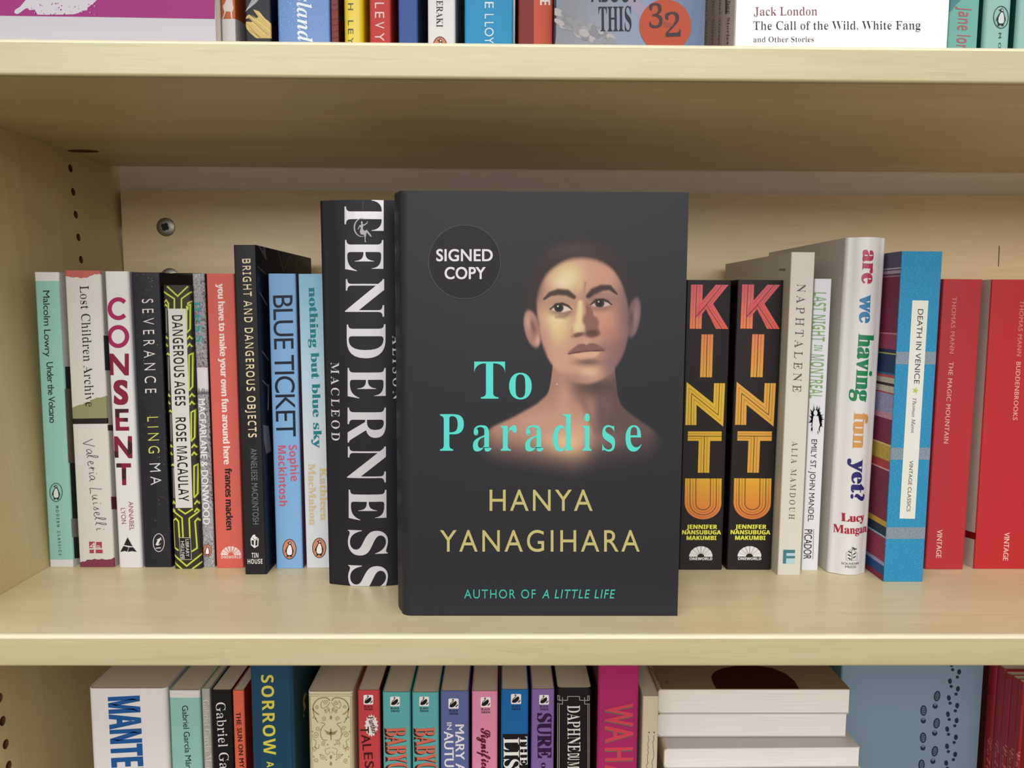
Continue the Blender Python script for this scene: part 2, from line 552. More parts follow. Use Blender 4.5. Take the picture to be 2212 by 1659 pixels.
def face_out(name, label, group, y, z0, xl, xr, h, thick, turn=0, **kw):
    """Book shown cover-first: its right-hand board looks out of the shelf, its spine looks left."""
    m = Matrix.Translation((xl, y+thick/2, z0+.0001)) @ Matrix.Rotation(-math.pi/2+turn, 4, 'Z')
    return Book(name, label, group, m, thick, h, xr-xl, **kw)


# ---- small printed marks, drawn round a centre in photo pixels
def penguin(B, part, c, h, oval, ring, body=(25, 25, 28), belly=(235, 232, 228), tilt=0, face='spine', lv=2):
    k = h/100.0
    def P(x, y): return (c[0]+x*k+tilt*y*k, c[1]+y*k)
    if oval: B.ellipse(part, c, 34*k, 50*k, oval, lv, face=face)
    B.ring(part, c, 35*k, 51*k, max(3.2*k, .5), ring, lv+1, face=face)
    B.poly(part, [P(-14, -33), P(-5, -35), P(2, -41), P(8, -35), P(9, -24), P(15, -10), P(20, 5), P(22, 20), P(18, 12), P(17, 26), P(12, 33), P(14, 39), P(4, 39), P(3, 34), P(-5, 34), P(-6, 39), P(-16, 39), P(-12, 33), P(-16, 22), P(-17, 12), P(-23, 20), P(-20, 4), P(-12, -12), P(-4, -24), P(-4, -29)], body, lv+2, face=face)
    B.poly(part, [P(-1, -22), P(6, -21), P(12, -6), P(14, 12), P(12, 26), P(3, 29), P(-8, 28), P(-13, 18), P(-12, 2), P(-6, -13)], belly, lv+3, face=face)
    B.poly(part, [P(-1, -34), P(5, -36), P(6, -29), P(1, -26)], belly, lv+3, face=face)


def sunrise(B, part, c, rx, ry, col, ink, lv=2, space='px', thin=1):
    def P(a, r): return (c[0]+rx*r*math.cos(a), c[1]-ry*r*math.sin(a))
    for k in range(8):
        a0, a1 = math.pi*k/8, math.pi*(k+1)/8
        B.add(part, [[P(a0, .3), P(a0, 1), P((a0+a1)/2, 1.01), P(a1, 1), P(a1, .3)]], col, lv, space=space)
    for k in range(1, 8):
        a = math.pi*k/8
        for s_ in (-.05, .05):
            p, q = P(a+s_*1.6, .3), P(a+s_*.7, 1.03)
            n = .02*rx*thin
            B.add(part, [[(p[0]-n, p[1]), (p[0]+n, p[1]), (q[0]+n, q[1]), (q[0]-n, q[1])]], ink, lv+1, space=space)


def swan(B, c, s, word=True):
    k = s/20.0
    def P(x, y): return (c[0]+x*k, c[1]+y*k)
    sq = []
    for qx, qy, a0 in ((8, -8, -90), (8, 8, 0), (-8, 8, 90), (-8, -8, 180)):
        for j in range(4):
            a = math.radians(a0+30*j); sq.append(P(qx+2.4*math.cos(a), qy+2.4*math.sin(a)))
    B.add('publisher_emblem', [sq], (226, 220, 218), 2)
    B.poly('publisher_emblem', [P(-9, 6), P(-6, 2), P(0, -3), P(5, -6), P(7, -2), P(5, 3), P(0, 7), P(-5, 8)], (20, 18, 20), 3)
    B.line('publisher_emblem', [P(-7, 4), P(-6, 0), P(-1, -5), P(0, -8), P(-1, -9), P(-3, -7)], 1.5*k, (20, 18, 20), 3)
    B.poly('publisher_emblem', [P(3, 7), P(9, 1), P(9, 4), P(6, 7)], (20, 18, 20), 3)
    if word:
        B.text('publisher_emblem', 'BLACK', P(-9, 17), P(9, 17), 4.6*k, (25, 25, 40), 'bold', 2)
        B.text('publisher_emblem', 'SWAN', P(-9, 23), P(9, 23), 4.6*k, (25, 25, 40), 'bold', 2)



# ------------------------------------------------------------------ the bookcase
case = empty('bookcase', (0, 0, ZLOW-.03), 'pale maple bookcase with three shelves holding upright paperbacks', 'bookcase')
case.location = (0, 0, 0)
XL, XR = -.3074, .62
LEAN = -.0675                                   # the left side panel splays outward towards the top


def xside(z): return XL+LEAN*z


def on_side(px, py):
    d = ray(px, py); t = (XL+LEAN*CAM.z-CAM.x)/(d.x-LEAN*d.z); return CAM+d*t


def extrude_x(name, prof, x0, x1, mat, parent, smooth=None):
    n = len(prof)
    v = [(x0 if not callable(x0) else x0(z), y, z) for y, z in prof]+[(x1, y, z) for y, z in prof]
    f = [(i, (i+1) % n, n+(i+1) % n, n+i) for i in range(n)]+[tuple(range(n))[::-1], tuple(range(n, 2*n))]
    return mesh_obj(name, v, f, mat, parent, smooth=smooth)


def shelf(z0, z1):
    b = extrude_x('shelf', [(.0031, z0), (YB-.0003, z0), (YB-.0003, z1), (.0031, z1)], lambda z: xside(z)+.0002, XR, WOOD_SHELF, case)
    r = .0019; p = [(.003, z0), (.003, z1-.0004), (r, z1-.0004), (0, z1-r)]
    r2 = .0016
    for k in range(7):
        a = math.pi/2*k/6; p.append((r2-r2*math.cos(a), z0+r2-r2*math.sin(a)))
    e = extrude_x('edge_band', p, lambda z: xside(z)+.0002, XR, WOOD_EDGE, b, smooth=35)
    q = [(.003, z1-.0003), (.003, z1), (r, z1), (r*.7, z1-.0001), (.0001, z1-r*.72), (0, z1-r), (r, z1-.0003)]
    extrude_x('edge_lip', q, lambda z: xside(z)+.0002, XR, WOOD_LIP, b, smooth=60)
    return b


s_up = shelf(H1, ZT); s_mid = shelf(-.0177, ZS); s_low = shelf(ZLOW-.0178, ZLOW)
# dark round fitting sunk into the underside of the upper shelf
a, b = hit(148, 326, 2, H1), hit(212, 326, 2, H1)
c = (a+b)/2; rr = (b.x-a.x)/2
ring_v = [(c.x+rr*math.cos(t), c.y+.005*math.sin(t), H1-.0004) for t in [2*math.pi*k/24 for k in range(24)]]
mesh_obj('fitting', ring_v+[(x, y, H1+.004) for x, y, z in ring_v], [tuple(range(24))]+[(i, (i+1) % 24, 24+(i+1) % 24, 24+i) for i in range(24)], HOLE, s_up)

# left side panel with its drilled peg holes
holes = [on_side(*p) for p in [(155.7, 365), (160.8, 415.2), (165.1, 464), (169.7, 512.7), (174.3, 561)]]
low = [on_side(*p) for p in [(-1, 1508), (5, 1558), (11.9, 1608), (20.2, 1653)]]
dz = (holes[0].z-holes[-1].z)/4
holes += [Vector((0, holes[-1].y, holes[-1].z-dz*k)) for k in range(1, 8)]
cols = [sum(h.y for h in holes)/len(holes), sum(h.y for h in low)/len(low)]
cells = [(cols[0], h.z) for h in holes]+[(cols[1], h.z) for h in low]
S = .0062
ygrid = sorted({-.0, YB+.03, cols[0]-S, cols[0]+S, cols[1]-S, cols[1]+S})
zgrid = [ZLOW-.03, ZT+.3]
for y, z in cells: zgrid += [z-S, z+S]
zgrid = sorted(zgrid)
v, f, fm = [], [], []


def pv(y, z, out=0):
    v.append((xside(z)-out, y, z)); return len(v)-1


for y0, y1 in zip(ygrid, ygrid[1:]):
    for z0, z1 in zip(zgrid, zgrid[1:]):
        h = [cz for cy, cz in cells if y0 < cy < y1 and z0 < cz < z1 and y1-y0 < S*2.2 and z1-z0 < S*2.2]
        q = [pv(y0, z0), pv(y1, z0), pv(y1, z1), pv(y0, z1)]
        if not h: f.append(tuple(q)); fm.append(0); continue
        cy, cz = (y0+y1)/2, h[0]; R = .0029; N = 16
        ci = [pv(cy+R*math.cos(-math.pi*.75+2*math.pi*k/N), cz+R*math.sin(-math.pi*.75+2*math.pi*k/N)) for k in range(N)]
        co = [pv(cy+R*math.cos(-math.pi*.75+2*math.pi*k/N), cz+R*math.sin(-math.pi*.75+2*math.pi*k/N), .009) for k in range(N)]
        for s_ in range(4):
            f.append((q[s_], q[(s_+1) % 4])+tuple(ci[(4*(s_+1)-j) % N] for j in range(5))); fm.append(0)
        for k in range(N):
            f.append((ci[k], ci[(k+1) % N], co[(k+1) % N], co[k])); fm.append(1)
        f.append(tuple(co)); fm.append(1)
n0 = len(v)
for (y, z) in ((0, ZLOW-.03), (YB+.03, ZLOW-.03), (YB+.03, ZT+.3), (0, ZT+.3)): pv(y, z, .018)
for (y, z) in ((0, ZLOW-.03), (YB+.03, ZLOW-.03), (YB+.03, ZT+.3), (0, ZT+.3)): pv(y, z)
f.append((n0, n0+1, n0+2, n0+3)); fm.append(0)
for i in range(4): f.append((n0+i, n0+(i+1) % 4, n0+4+(i+1) % 4, n0+4+i)); fm.append(0)
side = mesh_obj('side_panel', v, f, WOOD_SIDE, case)
side.data.materials.append(HOLE); side.data.polygons.foreach_set('material_index', fm)

ZP = hit(700, 413, 1, YB).z                     # the wooden back panel stops short of the upper shelf
bv, bf = box(xside(-.1)-.02, XR, YB, YB+.01, ZLOW-.03, ZP)
back = mesh_obj('back_panel', bv, bf, WOOD_BACK, case)
a, b = hit(2158.5, 531, 1, YB), hit(2156.5, 576, 1, YB)
mesh_obj('scratch', [(a.x-.0004, YB-.0001, a.z), (a.x+.0004, YB-.0001, a.z), (b.x+.0004, YB-.0001, b.z), (b.x-.0003, YB-.0001, b.z)], [(0, 1, 2, 3)], HOLE, back)
wv, wf = box(xside(.3)-.01, XR, YB+.012, YB+.02, ZP-.03, ZT+.3)
mesh_obj('back_wall', wv, wf, WHITE_WALL, case)  # white wall behind the bookcase, built here as a thin board
rv, rf = box(XR, XR+.018, 0, YB+.03, ZLOW-.03, ZT+.3)
mesh_obj('side_panel', rv, rf, WOOD_SIDE, case)


def screw(px, py, turn):
    """countersunk cross-head screw: domed disc with a recessed cross"""
    c = hit(px, py, 1, YB); R = .0078; N = 32
    v = []; f = []; fm = []
    rings = [(1.0, 0), (.97, -.0010), (.8, -.0016), (.5, -.0019)]
    for r, y in rings:
        v += [(R*r*math.cos(2*math.pi*k/N), y, R*r*math.sin(2*math.pi*k/N)) for k in range(N)]
    for j in range(3):
        for k in range(N): f.append((j*N+k, j*N+(k+1) % N, (j+1)*N+(k+1) % N, (j+1)*N+k)); fm.append(0)
    f.append(tuple(range(3*N, 4*N))); fm.append(0)
    o = mesh_obj('screw', v, f, STEEL, back, smooth=50); o.location = c; o.rotation_euler = (0, turn, 0)
    a, b = .0034, .0011
    P = [(a, b), (b*1.6, b*1.6), (b, a), (-b, a), (-b*1.6, b*1.6), (-a, b), (-a, -b), (-b*1.6, -b*1.6), (-b, -a), (b, -a), (b*1.6, -b*1.6), (a, -b)]
    q = [(x, -.00205, z) for x, z in P]; n = len(q)
    mesh_obj('cross_slot', q, [tuple(range(n))], STEEL_DARK, o)
    return o


screw(358.5, 490.5, .5); screw(367, 599, .2)

# ------------------------------------------------------------------ middle shelf, left to right
GM = 'books on the middle shelf'
WHITE, PAPER, INK = (226, 224, 222), (212, 208, 198), (30, 30, 34)


def torn(x0, x1, y0, y1, seed, edge, n=16, amp=3):
    """polygon of a torn paper strip between pixel rows; edge = list of (x fraction, y) along the torn side"""
    rnd = random.Random(seed); top = []
    for k in range(n+1):
        u = k/n; e = np.interp(u, [p[0] for p in edge], [p[1] for p in edge])+rnd.uniform(-amp, amp)*.5
        top.append((x0+(x1-x0)*u, e))
    return top


# 1 turquoise
B = spine_out('paperback_book', 'pale turquoise spined paperback with white ends, standing against the left cabinet side', GM,
              (107.4, 1225), (158.5, 1225), (71.3, 588), (129, 588), d=.125, spine=(140, 196, 184), right=(52, 54, 56), r=.0016)
W4 = (216, 214, 210)
B.poly('cover_print', [(60, 580), (150, 580), (150, 607), (60, 607)], W4, 1)
B.poly('cover_print', [(90, 1208.5), (180, 1208.5), (180, 1230), (90, 1230)], W4, 1)
B.poly('cover_print', [(128, 580), (150, 580), (152, 792), (134, 792)], W4, 1, face='right')
B.poly('cover_print', [(134, 840), (160, 840), (170, 1000), (140, 1000)], (120, 110, 96), 1, face='right')
B.poly('cover_print', [(140, 1120), (170, 1120), (175, 1160), (142, 1160)], (150, 146, 140), 1, face='right')
B.poly('cover_print', [(140, 1208), (180, 1205), (180, 1230), (140, 1230)], W4, 1, face='right')
B.text('title', 'Malcolm Lowry', za(191, 822), za(206, 1338), 14, (24, 40, 42), 'sans', track=.95)
B.text('title', 'Under the Volcano', za(218, 1380), zb(243, 338), 14, (24, 40, 42), 'sans', track=.9, dx=.01)
penguin(B, 'publisher_emblem', zb(293, 878), 40, None, (20, 60, 60), belly=(205, 222, 215), tilt=.06)
B.text('series_name', 'MODERN CLASSICS', zb(289, 984), zb(315, 1368), 6.2, (30, 64, 62), 'sans', track=1.9, dx=.03)
B.done()

# 2 torn-paper cover
B = spine_out('paperback_book', 'off-white paperback with torn red strips and a handwritten signature on its spine', GM,
              (170.9, 1225.2), (247.5, 1225.2), (138.4, 584.5), (217.5, 584.5), d=.127, spine=(205, 204, 196), right=(180, 178, 172), r=.0014)
e = torn(138, 220, 0, 0, 3, [(0, 596), (.3, 600), (.55, 601), (.8, 592), (1, 593)])
B.poly('cover_print', [(136, 580), (222, 580)]+e[::-1], (186, 92, 84), 1)
e = torn(152, 236, 0, 0, 5, [(0, 882), (.2, 874), (.35, 872), (.5, 866), (.62, 860), (.8, 859), (1, 852)])
B.poly('cover_print', e+[(236, 905), (150, 905)], (140, 140, 96), 1)
B.poly('cover_print', [(150, 904.5), (240, 903), (241, 915), (150, 916)], (34, 34, 32), 2)
e = torn(168, 250, 0, 0, 9, [(0, 1217), (.15, 1213), (.35, 1208), (.8, 1208.5), (1, 1205)])
B.poly('cover_print', e+[(250, 1230), (166, 1230)], (128, 56, 76), 1)
for y0, y1, x in ((725, 800, 222), (918, 930, 232), (1073, 1100, 238)):
    B.poly('cover_print', [(x-8, y0), (x+20, y0), (x+22, y1), (x-4, y1)], (60, 60, 62) if y0 < 1000 else (110, 50, 66), 1, face='right')
B.text('title', 'Lost Children Archive', za(478, 785), zb(523, 212), 19, (38, 36, 34), 'serif', dx=-.042)
HAND = {'V': [[(0, .95), (.3, .5), (.62, 0), (.75, .45), (1.0, 1.15)]], 'a': [[(.6, .45), (.35, .55), (.08, .3), (.18, .02), (.5, .2), (.6, .45), (.62, .12), (.85, .05)]],
        'l': [[(0, .1), (.3, .75), (.28, 1.1), (.12, 1.0), (.1, .2), (.35, .02)]], 'e': [[(0, .2), (.38, .36), (.32, .55), (.1, .45), (.1, .1), (.4, .0), (.65, .15)]],
        'r': [[(0, .2), (.12, .55), (.14, .05)], [(.14, .3), (.3, .5), (.48, .42)]], 'i': [[(.05, .45), (.1, .05), (.3, .08)], [(.12, .78), (.15, .72)]],
        'u': [[(0, .5), (.05, .12), (.28, .02), (.48, .45)], [(.48, .5), (.5, .08), (.7, .05)]], 's': [[(0, .02), (.28, .5), (.3, .38), (.42, .12), (.2, .0)]],
        'L': [[(.05, 1.2), (.0, .6), (-.05, .02), (.3, .08), (.7, .05)]]}
for ch, y0, bx in (('V', 462, 504), ('a', 540, 528), ('l', 588, 534), ('e', 634, 540), ('r', 682, 546), ('i', 722, 550), ('a', 744, 552), ('L', 850, 556), ('u', 900, 574), ('i', 956, 580), ('s', 990, 584), ('e', 1030, 588), ('l', 1072, 594), ('l', 1112, 598), ('i', 1158, 606)):
    for stroke in HAND[ch]:
        B.line('author', smooth([zb(bx+v_*78, y0+u_*58) for u_, v_ in stroke]), 1.25, (62, 60, 60), 2)
sq = [(550, 1262), (597, 1263), (590, 1312), (552, 1312)], [(606, 1264), (650, 1264), (650, 1312), (603, 1311)], [(553, 1325), (588, 1324), (588, 1352), (555, 1352)], [(602, 1324), (656, 1324), (656, 1353), (602, 1352)]
for q in sq: B.poly('publisher_emblem', [zb(*p) for p in q], (168, 62, 80), 2)
B.text('publisher_emblem', '4', zb(556, 1320), zb(600, 1320), 14, (214, 206, 200), 'sans', 3)
B.text('publisher_emblem', 'th', zb(608, 1290), zb(608, 1320), 9, (214, 206, 200), 'serif', 3)
B.done()

# 3 white, pink capitals
B = spine_out('paperback_book', 'white paperback with large stacked crimson capitals down its narrow spine', GM,
              (255.5, 1226.5), (308, 1226.5), (225, 586.3), (277, 586.3), d=.128, spine=(212, 212, 214), right=(170, 172, 178), r=.002)
P1, P2 = (166, 30, 88), (132, 24, 56)


def arc(z, cx, cy, rx, ry, a0, a1, n=22):
    return [z(cx+rx*math.cos(math.radians(a0+(a1-a0)*k/n)), cy+ry*math.sin(math.radians(a0+(a1-a0)*k/n))) for k in range(n+1)]


wd = 33*.27728
B.line('title', arc(za, 778, 962, 68, 73, 48, 312, 30), wd, P1, 2)
B.line('title', arc(za, 777, 1179, 69, 73, 0, 360, 36), wd, P1, 2)
B.poly('title', [za(706, 1312), za(738, 1312), za(828, 1420), za(828, 1312), za(860, 1312), za(860, 1482), za(828, 1482), za(738, 1374), za(742, 1480), za(710, 1480)], P2, 2)
B.text('title', 'S', zb(740, 186), zb(856, 186), 48, P2, 'sans', 2, dx=.07, dy=.05)
B.poly('title', [zb(752, 228), zb(858, 228), zb(858, 258), zb(786, 258), zb(786, 298), zb(852, 298), zb(853, 328), zb(788, 328), zb(790, 368), zb(862, 367), zb(863, 397), zb(758, 398)], P2, 2)
B.poly('title', [zb(742, 442), zb(772, 442), zb(852, 548), zb(852, 440), zb(884, 440), zb(888, 612), zb(858, 612), zb(776, 505), zb(780, 608), zb(748, 608)], P2, 2)
B.poly('title', [zb(762, 652), zb(876, 652), zb(877, 684), zb(838, 684), zb(840, 822), zb(808, 822), zb(804, 684), zb(763, 684)], P2, 2)
# dark patches of the photograph printed inside the letters
for q in ([(754, 228), (858, 228), (858, 244), (800, 258), (786, 258), (786, 296), (754, 290)], [(812, 300), (852, 298), (853, 328), (830, 328)], [(744, 560), (748, 608), (778, 608), (777, 560)], [(830, 520), (852, 548), (852, 470), (886, 500), (887, 570), (858, 590)], [(764, 652), (800, 652), (802, 684), (764, 684)], [(806, 700), (838, 690), (839, 770), (808, 780)]):
    B.poly('title', [zb(*t_) for t_ in q], (60, 26, 36), 3)
B.text('author', 'ANNABEL', zb(856, 950), zb(866, 1176), 10, (150, 74, 92), 'sans')
B.text('author', 'LYON', zb(796, 1002), zb(804, 1124), 10, (150, 74, 92), 'sans')
B.poly('publisher_emblem', [zb(850, 1228), zb(890, 1300), zb(858, 1294), zb(822, 1288)], INK, 2)
B.poly('publisher_emblem', [zb(818, 1296), zb(858, 1306), zb(848, 1340), zb(830, 1334), zb(793, 1342)], INK, 2)
B.poly('publisher_emblem', [zb(862, 1306), zb(894, 1306), zb(922, 1342), zb(884, 1336), zb(852, 1342)], INK, 2)
B.done()

# 4 dark speckled
B = spine_out('paperback_book', 'charcoal paperback with pale specks and widely spaced white and yellow capitals', GM,
              (313, 1225.4), (371, 1225.4), (282, 588.6), (346, 588.6), d=.13, spine=(38, 38, 46), right=(26, 26, 30), left=(110, 112, 120), r=.0012)
rnd = random.Random(4)
for k in range(150):
    v_ = rnd.random()**1.7; y = 592+v_*600; x = np.interp(y, [588, 1225], [282, 313])+rnd.random()**.6*60
    q = rnd.uniform(.4, .9); c = rnd.choice([(120, 112, 108), (150, 120, 84), (96, 100, 112), (180, 172, 160)])
    B.poly('cover_print', [(x-q, y), (x, y-q), (x+q, y), (x, y+q)], c, 1)
B.text('title', 'SEVERANCE', za(962, 888), zb(988, 106), 24, (214, 210, 208), 'sans', dx=-.022, track=1.75)
B.text('author', 'LING', zb(1003, 292), zb(1015, 575), 23.5, (196, 202, 84), 'sans', dx=-.02, track=1.6)
B.text('author', 'MA', zb(1022, 655), zb(1032, 822), 23, (206, 204, 206), 'sans', dx=-.02, track=1.5)
B.ring('publisher_emblem', zb(1093, 1270), 12.6, 20, 1.4, (206, 206, 206), 2)
B.text('publisher_emblem', 't', zb(1070, 1290), zb(1120, 1290), 19, (214, 214, 214), 'bolditalic', 2)
B.poly('publisher_emblem', [zb(1070, 1310), zb(1110, 1306), zb(1110, 1313), zb(1070, 1317)], (214, 214, 214), 2)
B.done()

# 5 zigzag pattern
B = spine_out('paperback_book', 'black and lime zigzag patterned paperback with a long white title panel', GM,
              (375.5, 1229), (436.5, 1229), (351, 616), (411.6, 616), d=.105, spine=(52, 48, 42), right=(40, 38, 34), r=.0022)
LIME, GREY2 = (206, 216, 66), (52, 48, 42)


def bent(pts, wd=2.2):
    B.line('cover_print', pts, wd+2.2, (116, 130, 40), 1); B.line('cover_print', pts, wd, LIME, 2)


for z, rows in ((za, [(790, 0)]),):
    for y0, ox in rows:
        bent([z(1160+ox, y0), z(1240+ox-0, y0+75), z(1318+ox, y0)])
        bent([z(1130+ox, y0+40), z(1215+ox, y0+95), z(1215+ox, y0+180)])
        bent([z(1345+ox, y0+40), z(1270+ox, y0+95), z(1270+ox, y0+180)])
        bent([z(1132+ox, y0+125), z(1150+ox, y0+105), z(1168+ox, y0+130), z(1168+ox, y0+180)])
        bent([z(1345+ox, y0+115), z(1320+ox, y0+130), z(1320+ox, y0+180)])
for z, ya, yb2, xa in ((za, 930, 1150, 1132), (za, 1310, 1600, 1150), (zb, 240, 480, 1168), (zb, 660, 920, 1190)):
    k = (1345-1132) if z is za else 212
    bent([z(xa+2, ya+10), z(xa+14, ya), z(xa+26, ya+14)]); bent([z(xa+k-34, yb2-6), z(xa+k-34, ya+14), z(xa+k-8, ya), z(xa+k-8, yb2-30), z(xa+k-34, yb2)])
    B.line('cover_print', [z(xa+18, ya+30), z(xa+22, yb2)], 3, (118, 120, 116), 1)
    for q in (30, 90):
        bent([z(xa+6, yb2+q+20), z(xa+18, yb2+q), z(xa+30, yb2+q+16)]); bent([z(xa+k-30, yb2+q+20), z(xa+k-12, yb2+q-4), z(xa+k+6, yb2+q+18)])
bent([zb(1245, 1008), zb(1300, 1045), zb(1358, 1008)])
bent([zb(1198, 1018), zb(1275, 1078), zb(1282, 1226)]); bent([zb(1412, 1022), zb(1330, 1082), zb(1336, 1226)])
bent([zb(1246, 1330), zb(1216, 1308), zb(1203, 1100), zb(1226, 1082), zb(1246, 1104), zb(1254, 1228)])
bent([zb(1352, 1338), zb(1392, 1312), zb(1376, 1104), zb(1396, 1082), zb(1412, 1100)])
bent([zb(1208, 1362), zb(1310, 1452), zb(1428, 1358)]); bent([zb(1210, 1420), zb(1276, 1477)]); bent([zb(1432, 1418), zb(1350, 1477)])
B.poly('title_panel', [za(1165, 962), za(1305, 962), zb(1358, 998), zb(1226, 1000)], (205, 204, 198), 3)
B.text('title', 'DANGEROUS AGES', za(1196, 1015), zb(1222, 205), 22.5, (26, 26, 26), 'bold', 4, dx=-.03)
B.text('author', 'ROSE MACAULAY', zb(1224, 296), zb(1250, 950), 22, (26, 26, 26), 'bold', 4, dx=-.03)
B.poly('publisher_emblem', [zb(1252, 1228), zb(1342, 1230), zb(1350, 1402), zb(1262, 1404)], (190, 190, 184), 3)
B.poly('publisher_emblem', [zb(1256, 1232), zb(1339, 1234), zb(1346, 1398), zb(1266, 1400)], (24, 22, 22), 4)
B.text('publisher_emblem', 'LIBRARY', zb(1302, 1244), zb(1306, 1378), 7.2, (214, 214, 210), 'sans', 5)
B.text('publisher_emblem', 'BRITISH', zb(1296, 1394), zb(1292, 1258), 7.2, (214, 214, 210), 'sans', 5)
B.done()
a = hit(380, 1227, 2, ZS)
B = upright('paperback_book', 'plain black book pushed to the back, top showing above the lime zigzag spine', GM, a.y+.109, ZS, 379, 437, 800, ztop=hit(380, 590, 1, a.y+.109).z, d=.04, spine=(14, 11, 11))
B.done()

# 6 thin etched grey
B = spine_out('paperback_book', 'very thin grey paperback covered in fine black and white engraving', GM,
              (439.5, 1225), (463.5, 1225), (413.5, 591), (443, 591), d=.125, spine=(150, 148, 152), right=(60, 58, 62), r=.001)
rnd = random.Random(12)
for k in range(1500):
    y = rnd.uniform(588, 1226); u = rnd.random(); x = np.interp(y, [591, 1225], [413.5, 439.5])+u*np.interp(y, [591, 1225], [29, 24])
    dk = 1 if (u > .6 and y < 1080) or 760 < y < 800 or 660 < y < 700 else 0
    c = rnd.choice([(40, 38, 42), (130, 128, 134), (70, 68, 74)] if dk else [(90, 88, 94), (206, 204, 208), (190, 188, 194), (170, 168, 174)])
    L, a = rnd.uniform(2, 6), rnd.uniform(-.9, .9)+(.6 if u > .5 else -.6)
    B.line('cover_print', [(x, y), (x+L*math.sin(a), y+L*math.cos(a))], rnd.uniform(.5, 1.0), c, 1+(k % 3)*.3)
B.poly('cover_print', [(425, 794), (455, 794), (458, 846), (428, 846)], (208, 206, 208), 2.2)
for k in range(20):
    x = 425+k*1.7; B.line('cover_print', [(x, 852), (x+rnd.uniform(-2, 2), 843-rnd.uniform(0, 5))], .8, (60, 58, 62), 2.5)
B.text('title', 'ness', za(1362, 908), za(1380, 1222), 22, (40, 150, 148), 'serif', 3, track=1.1, dx=-.02)
B.text('author', 'MACFARLANE & DONWOOD', zb(1402, 150), zb(1440, 1130), 14.5, (226, 226, 226), 'sans', 3, dx=.03)
penguin(B, 'publisher_emblem', zb(1472, 1330), 27, (204, 120, 92), (40, 30, 28), lv=3)
B.done()

# 7 coral
B = spine_out('paperback_book', 'coral paperback with a long rounded lowercase white title and black author name', GM,
              (466.3, 1227), (527.5, 1227), (446, 591.3), (505, 591.3), d=.128, spine=(212, 92, 80), r=.001)
B.text('title', 'you have to make your own fun around here', zc(180, 768), zd(225, 648), 14, (232, 214, 206), 'bold', dx=.04, track=.93)
B.text('author', 'frances macken', zd(232, 676), zd(244, 1148), 14, (34, 26, 26), 'bold', dx=.03, track=.93)
sunrise(B, 'publisher_emblem', zd(279, 1338), 22, 19, (228, 206, 198), (212, 92, 80))
B.text('publisher_emblem', 'ONEWORLD', zd(203, 1364), zd(357, 1362), 6, (232, 214, 206), 'bold', track=1.1)
B.done()

# 8 tall black, standing proud
B = spine_out('hardback_book', 'tall black paperback standing proud of the row with a cream condensed title', GM,
              (529, 1241), (576.5, 1241), (503.8, 529.3), (552.3, 529.3), d=.145, spine=(34, 32, 36), right=(22, 26, 46), r=.001)
rnd = random.Random(8)
for (p, q, w) in (((560, 532), (575, 560), 4), ((556, 575), (574, 592), 2), ((600, 540), (612, 585), 1.5), ((625, 555), (615, 580), 1.5), ((570, 534), (572, 552), 5)):
    B.line('cover_print', [p, q], w, (110, 96, 92), 1, face='right')
for (p, q, w) in (((561, 632), (577, 660), 2.2), ((566, 758), (580, 778), 2), ((567, 822), (580, 836), 2.5), ((580, 830), (579, 886), 2.5)):
    B.line('cover_print', [p, q], w, (126, 128, 146), 1, face='right')
B.poly('cover_print', [(568, 918), (580, 920), (586, 975), (575, 980), (570, 955)], (122, 120, 128), 1, face='right')
B.text('title', 'BRIGHT AND DANGEROUS OBJECTS', zc(372, 575), zd(412, 442), 18, (224, 206, 164), 'bold', dx=-.05, track=1.08)
B.text('author', 'ANNELIESE MACKINTOSH', zd(428, 526), zd(446, 1104), 13, (112, 112, 126), 'sans', track=1.05)
B.poly('publisher_emblem', [zd(428, 1215), zd(446, 1185), zd(462, 1180), zd(466, 1195), zd(491, 1210), zd(487, 1268), zd(458, 1284), zd(432, 1262)], (218, 216, 214), 2)
B.poly('publisher_emblem', [zd(436, 1224), zd(454, 1226), zd(454, 1264), zd(438, 1256)], (30, 28, 32), 3)
B.poly('publisher_emblem', [zd(466, 1228), zd(482, 1218), zd(480, 1262), zd(466, 1270)], (30, 28, 32), 3)
B.line('publisher_emblem', [zd(445, 1206), zd(460, 1222), zd(488, 1208)], 1, (30, 28, 32), 3)
B.text('publisher_emblem', 'TIN', zd(436, 1357), zd(488, 1357), 10.2, (222, 220, 218), 'bold', dx=-.02)
B.text('publisher_emblem', 'HOUSE', zd(407, 1405), zd(520, 1403), 10.2, (222, 220, 218), 'bold', dx=-.02)
B.done()

# 9 sky blue
B = spine_out('paperback_book', 'sky blue paperback with a tall navy capital title and pink author name', GM,
              (596.5, 1228), (654.5, 1228), (577.8, 591.3), (639, 591.3), d=.128, spine=(122, 172, 222), right=(96, 62, 92), r=.0012)
B.text('title', 'BLUE TICKET', zc(612, 860), zd(625, 436), 42, (12, 34, 52), 'sans', track=.9)
B.text('author', 'Sophie', zd(720, 500), zd(736, 775), 17, (204, 84, 106), 'bold')
B.text('author', 'Mackintosh', zd(637, 503), zd(648, 965), 17, (204, 84, 106), 'bold')
penguin(B, 'publisher_emblem', zd(725, 1293), 43, (208, 132, 104), (30, 26, 28))
B.done()

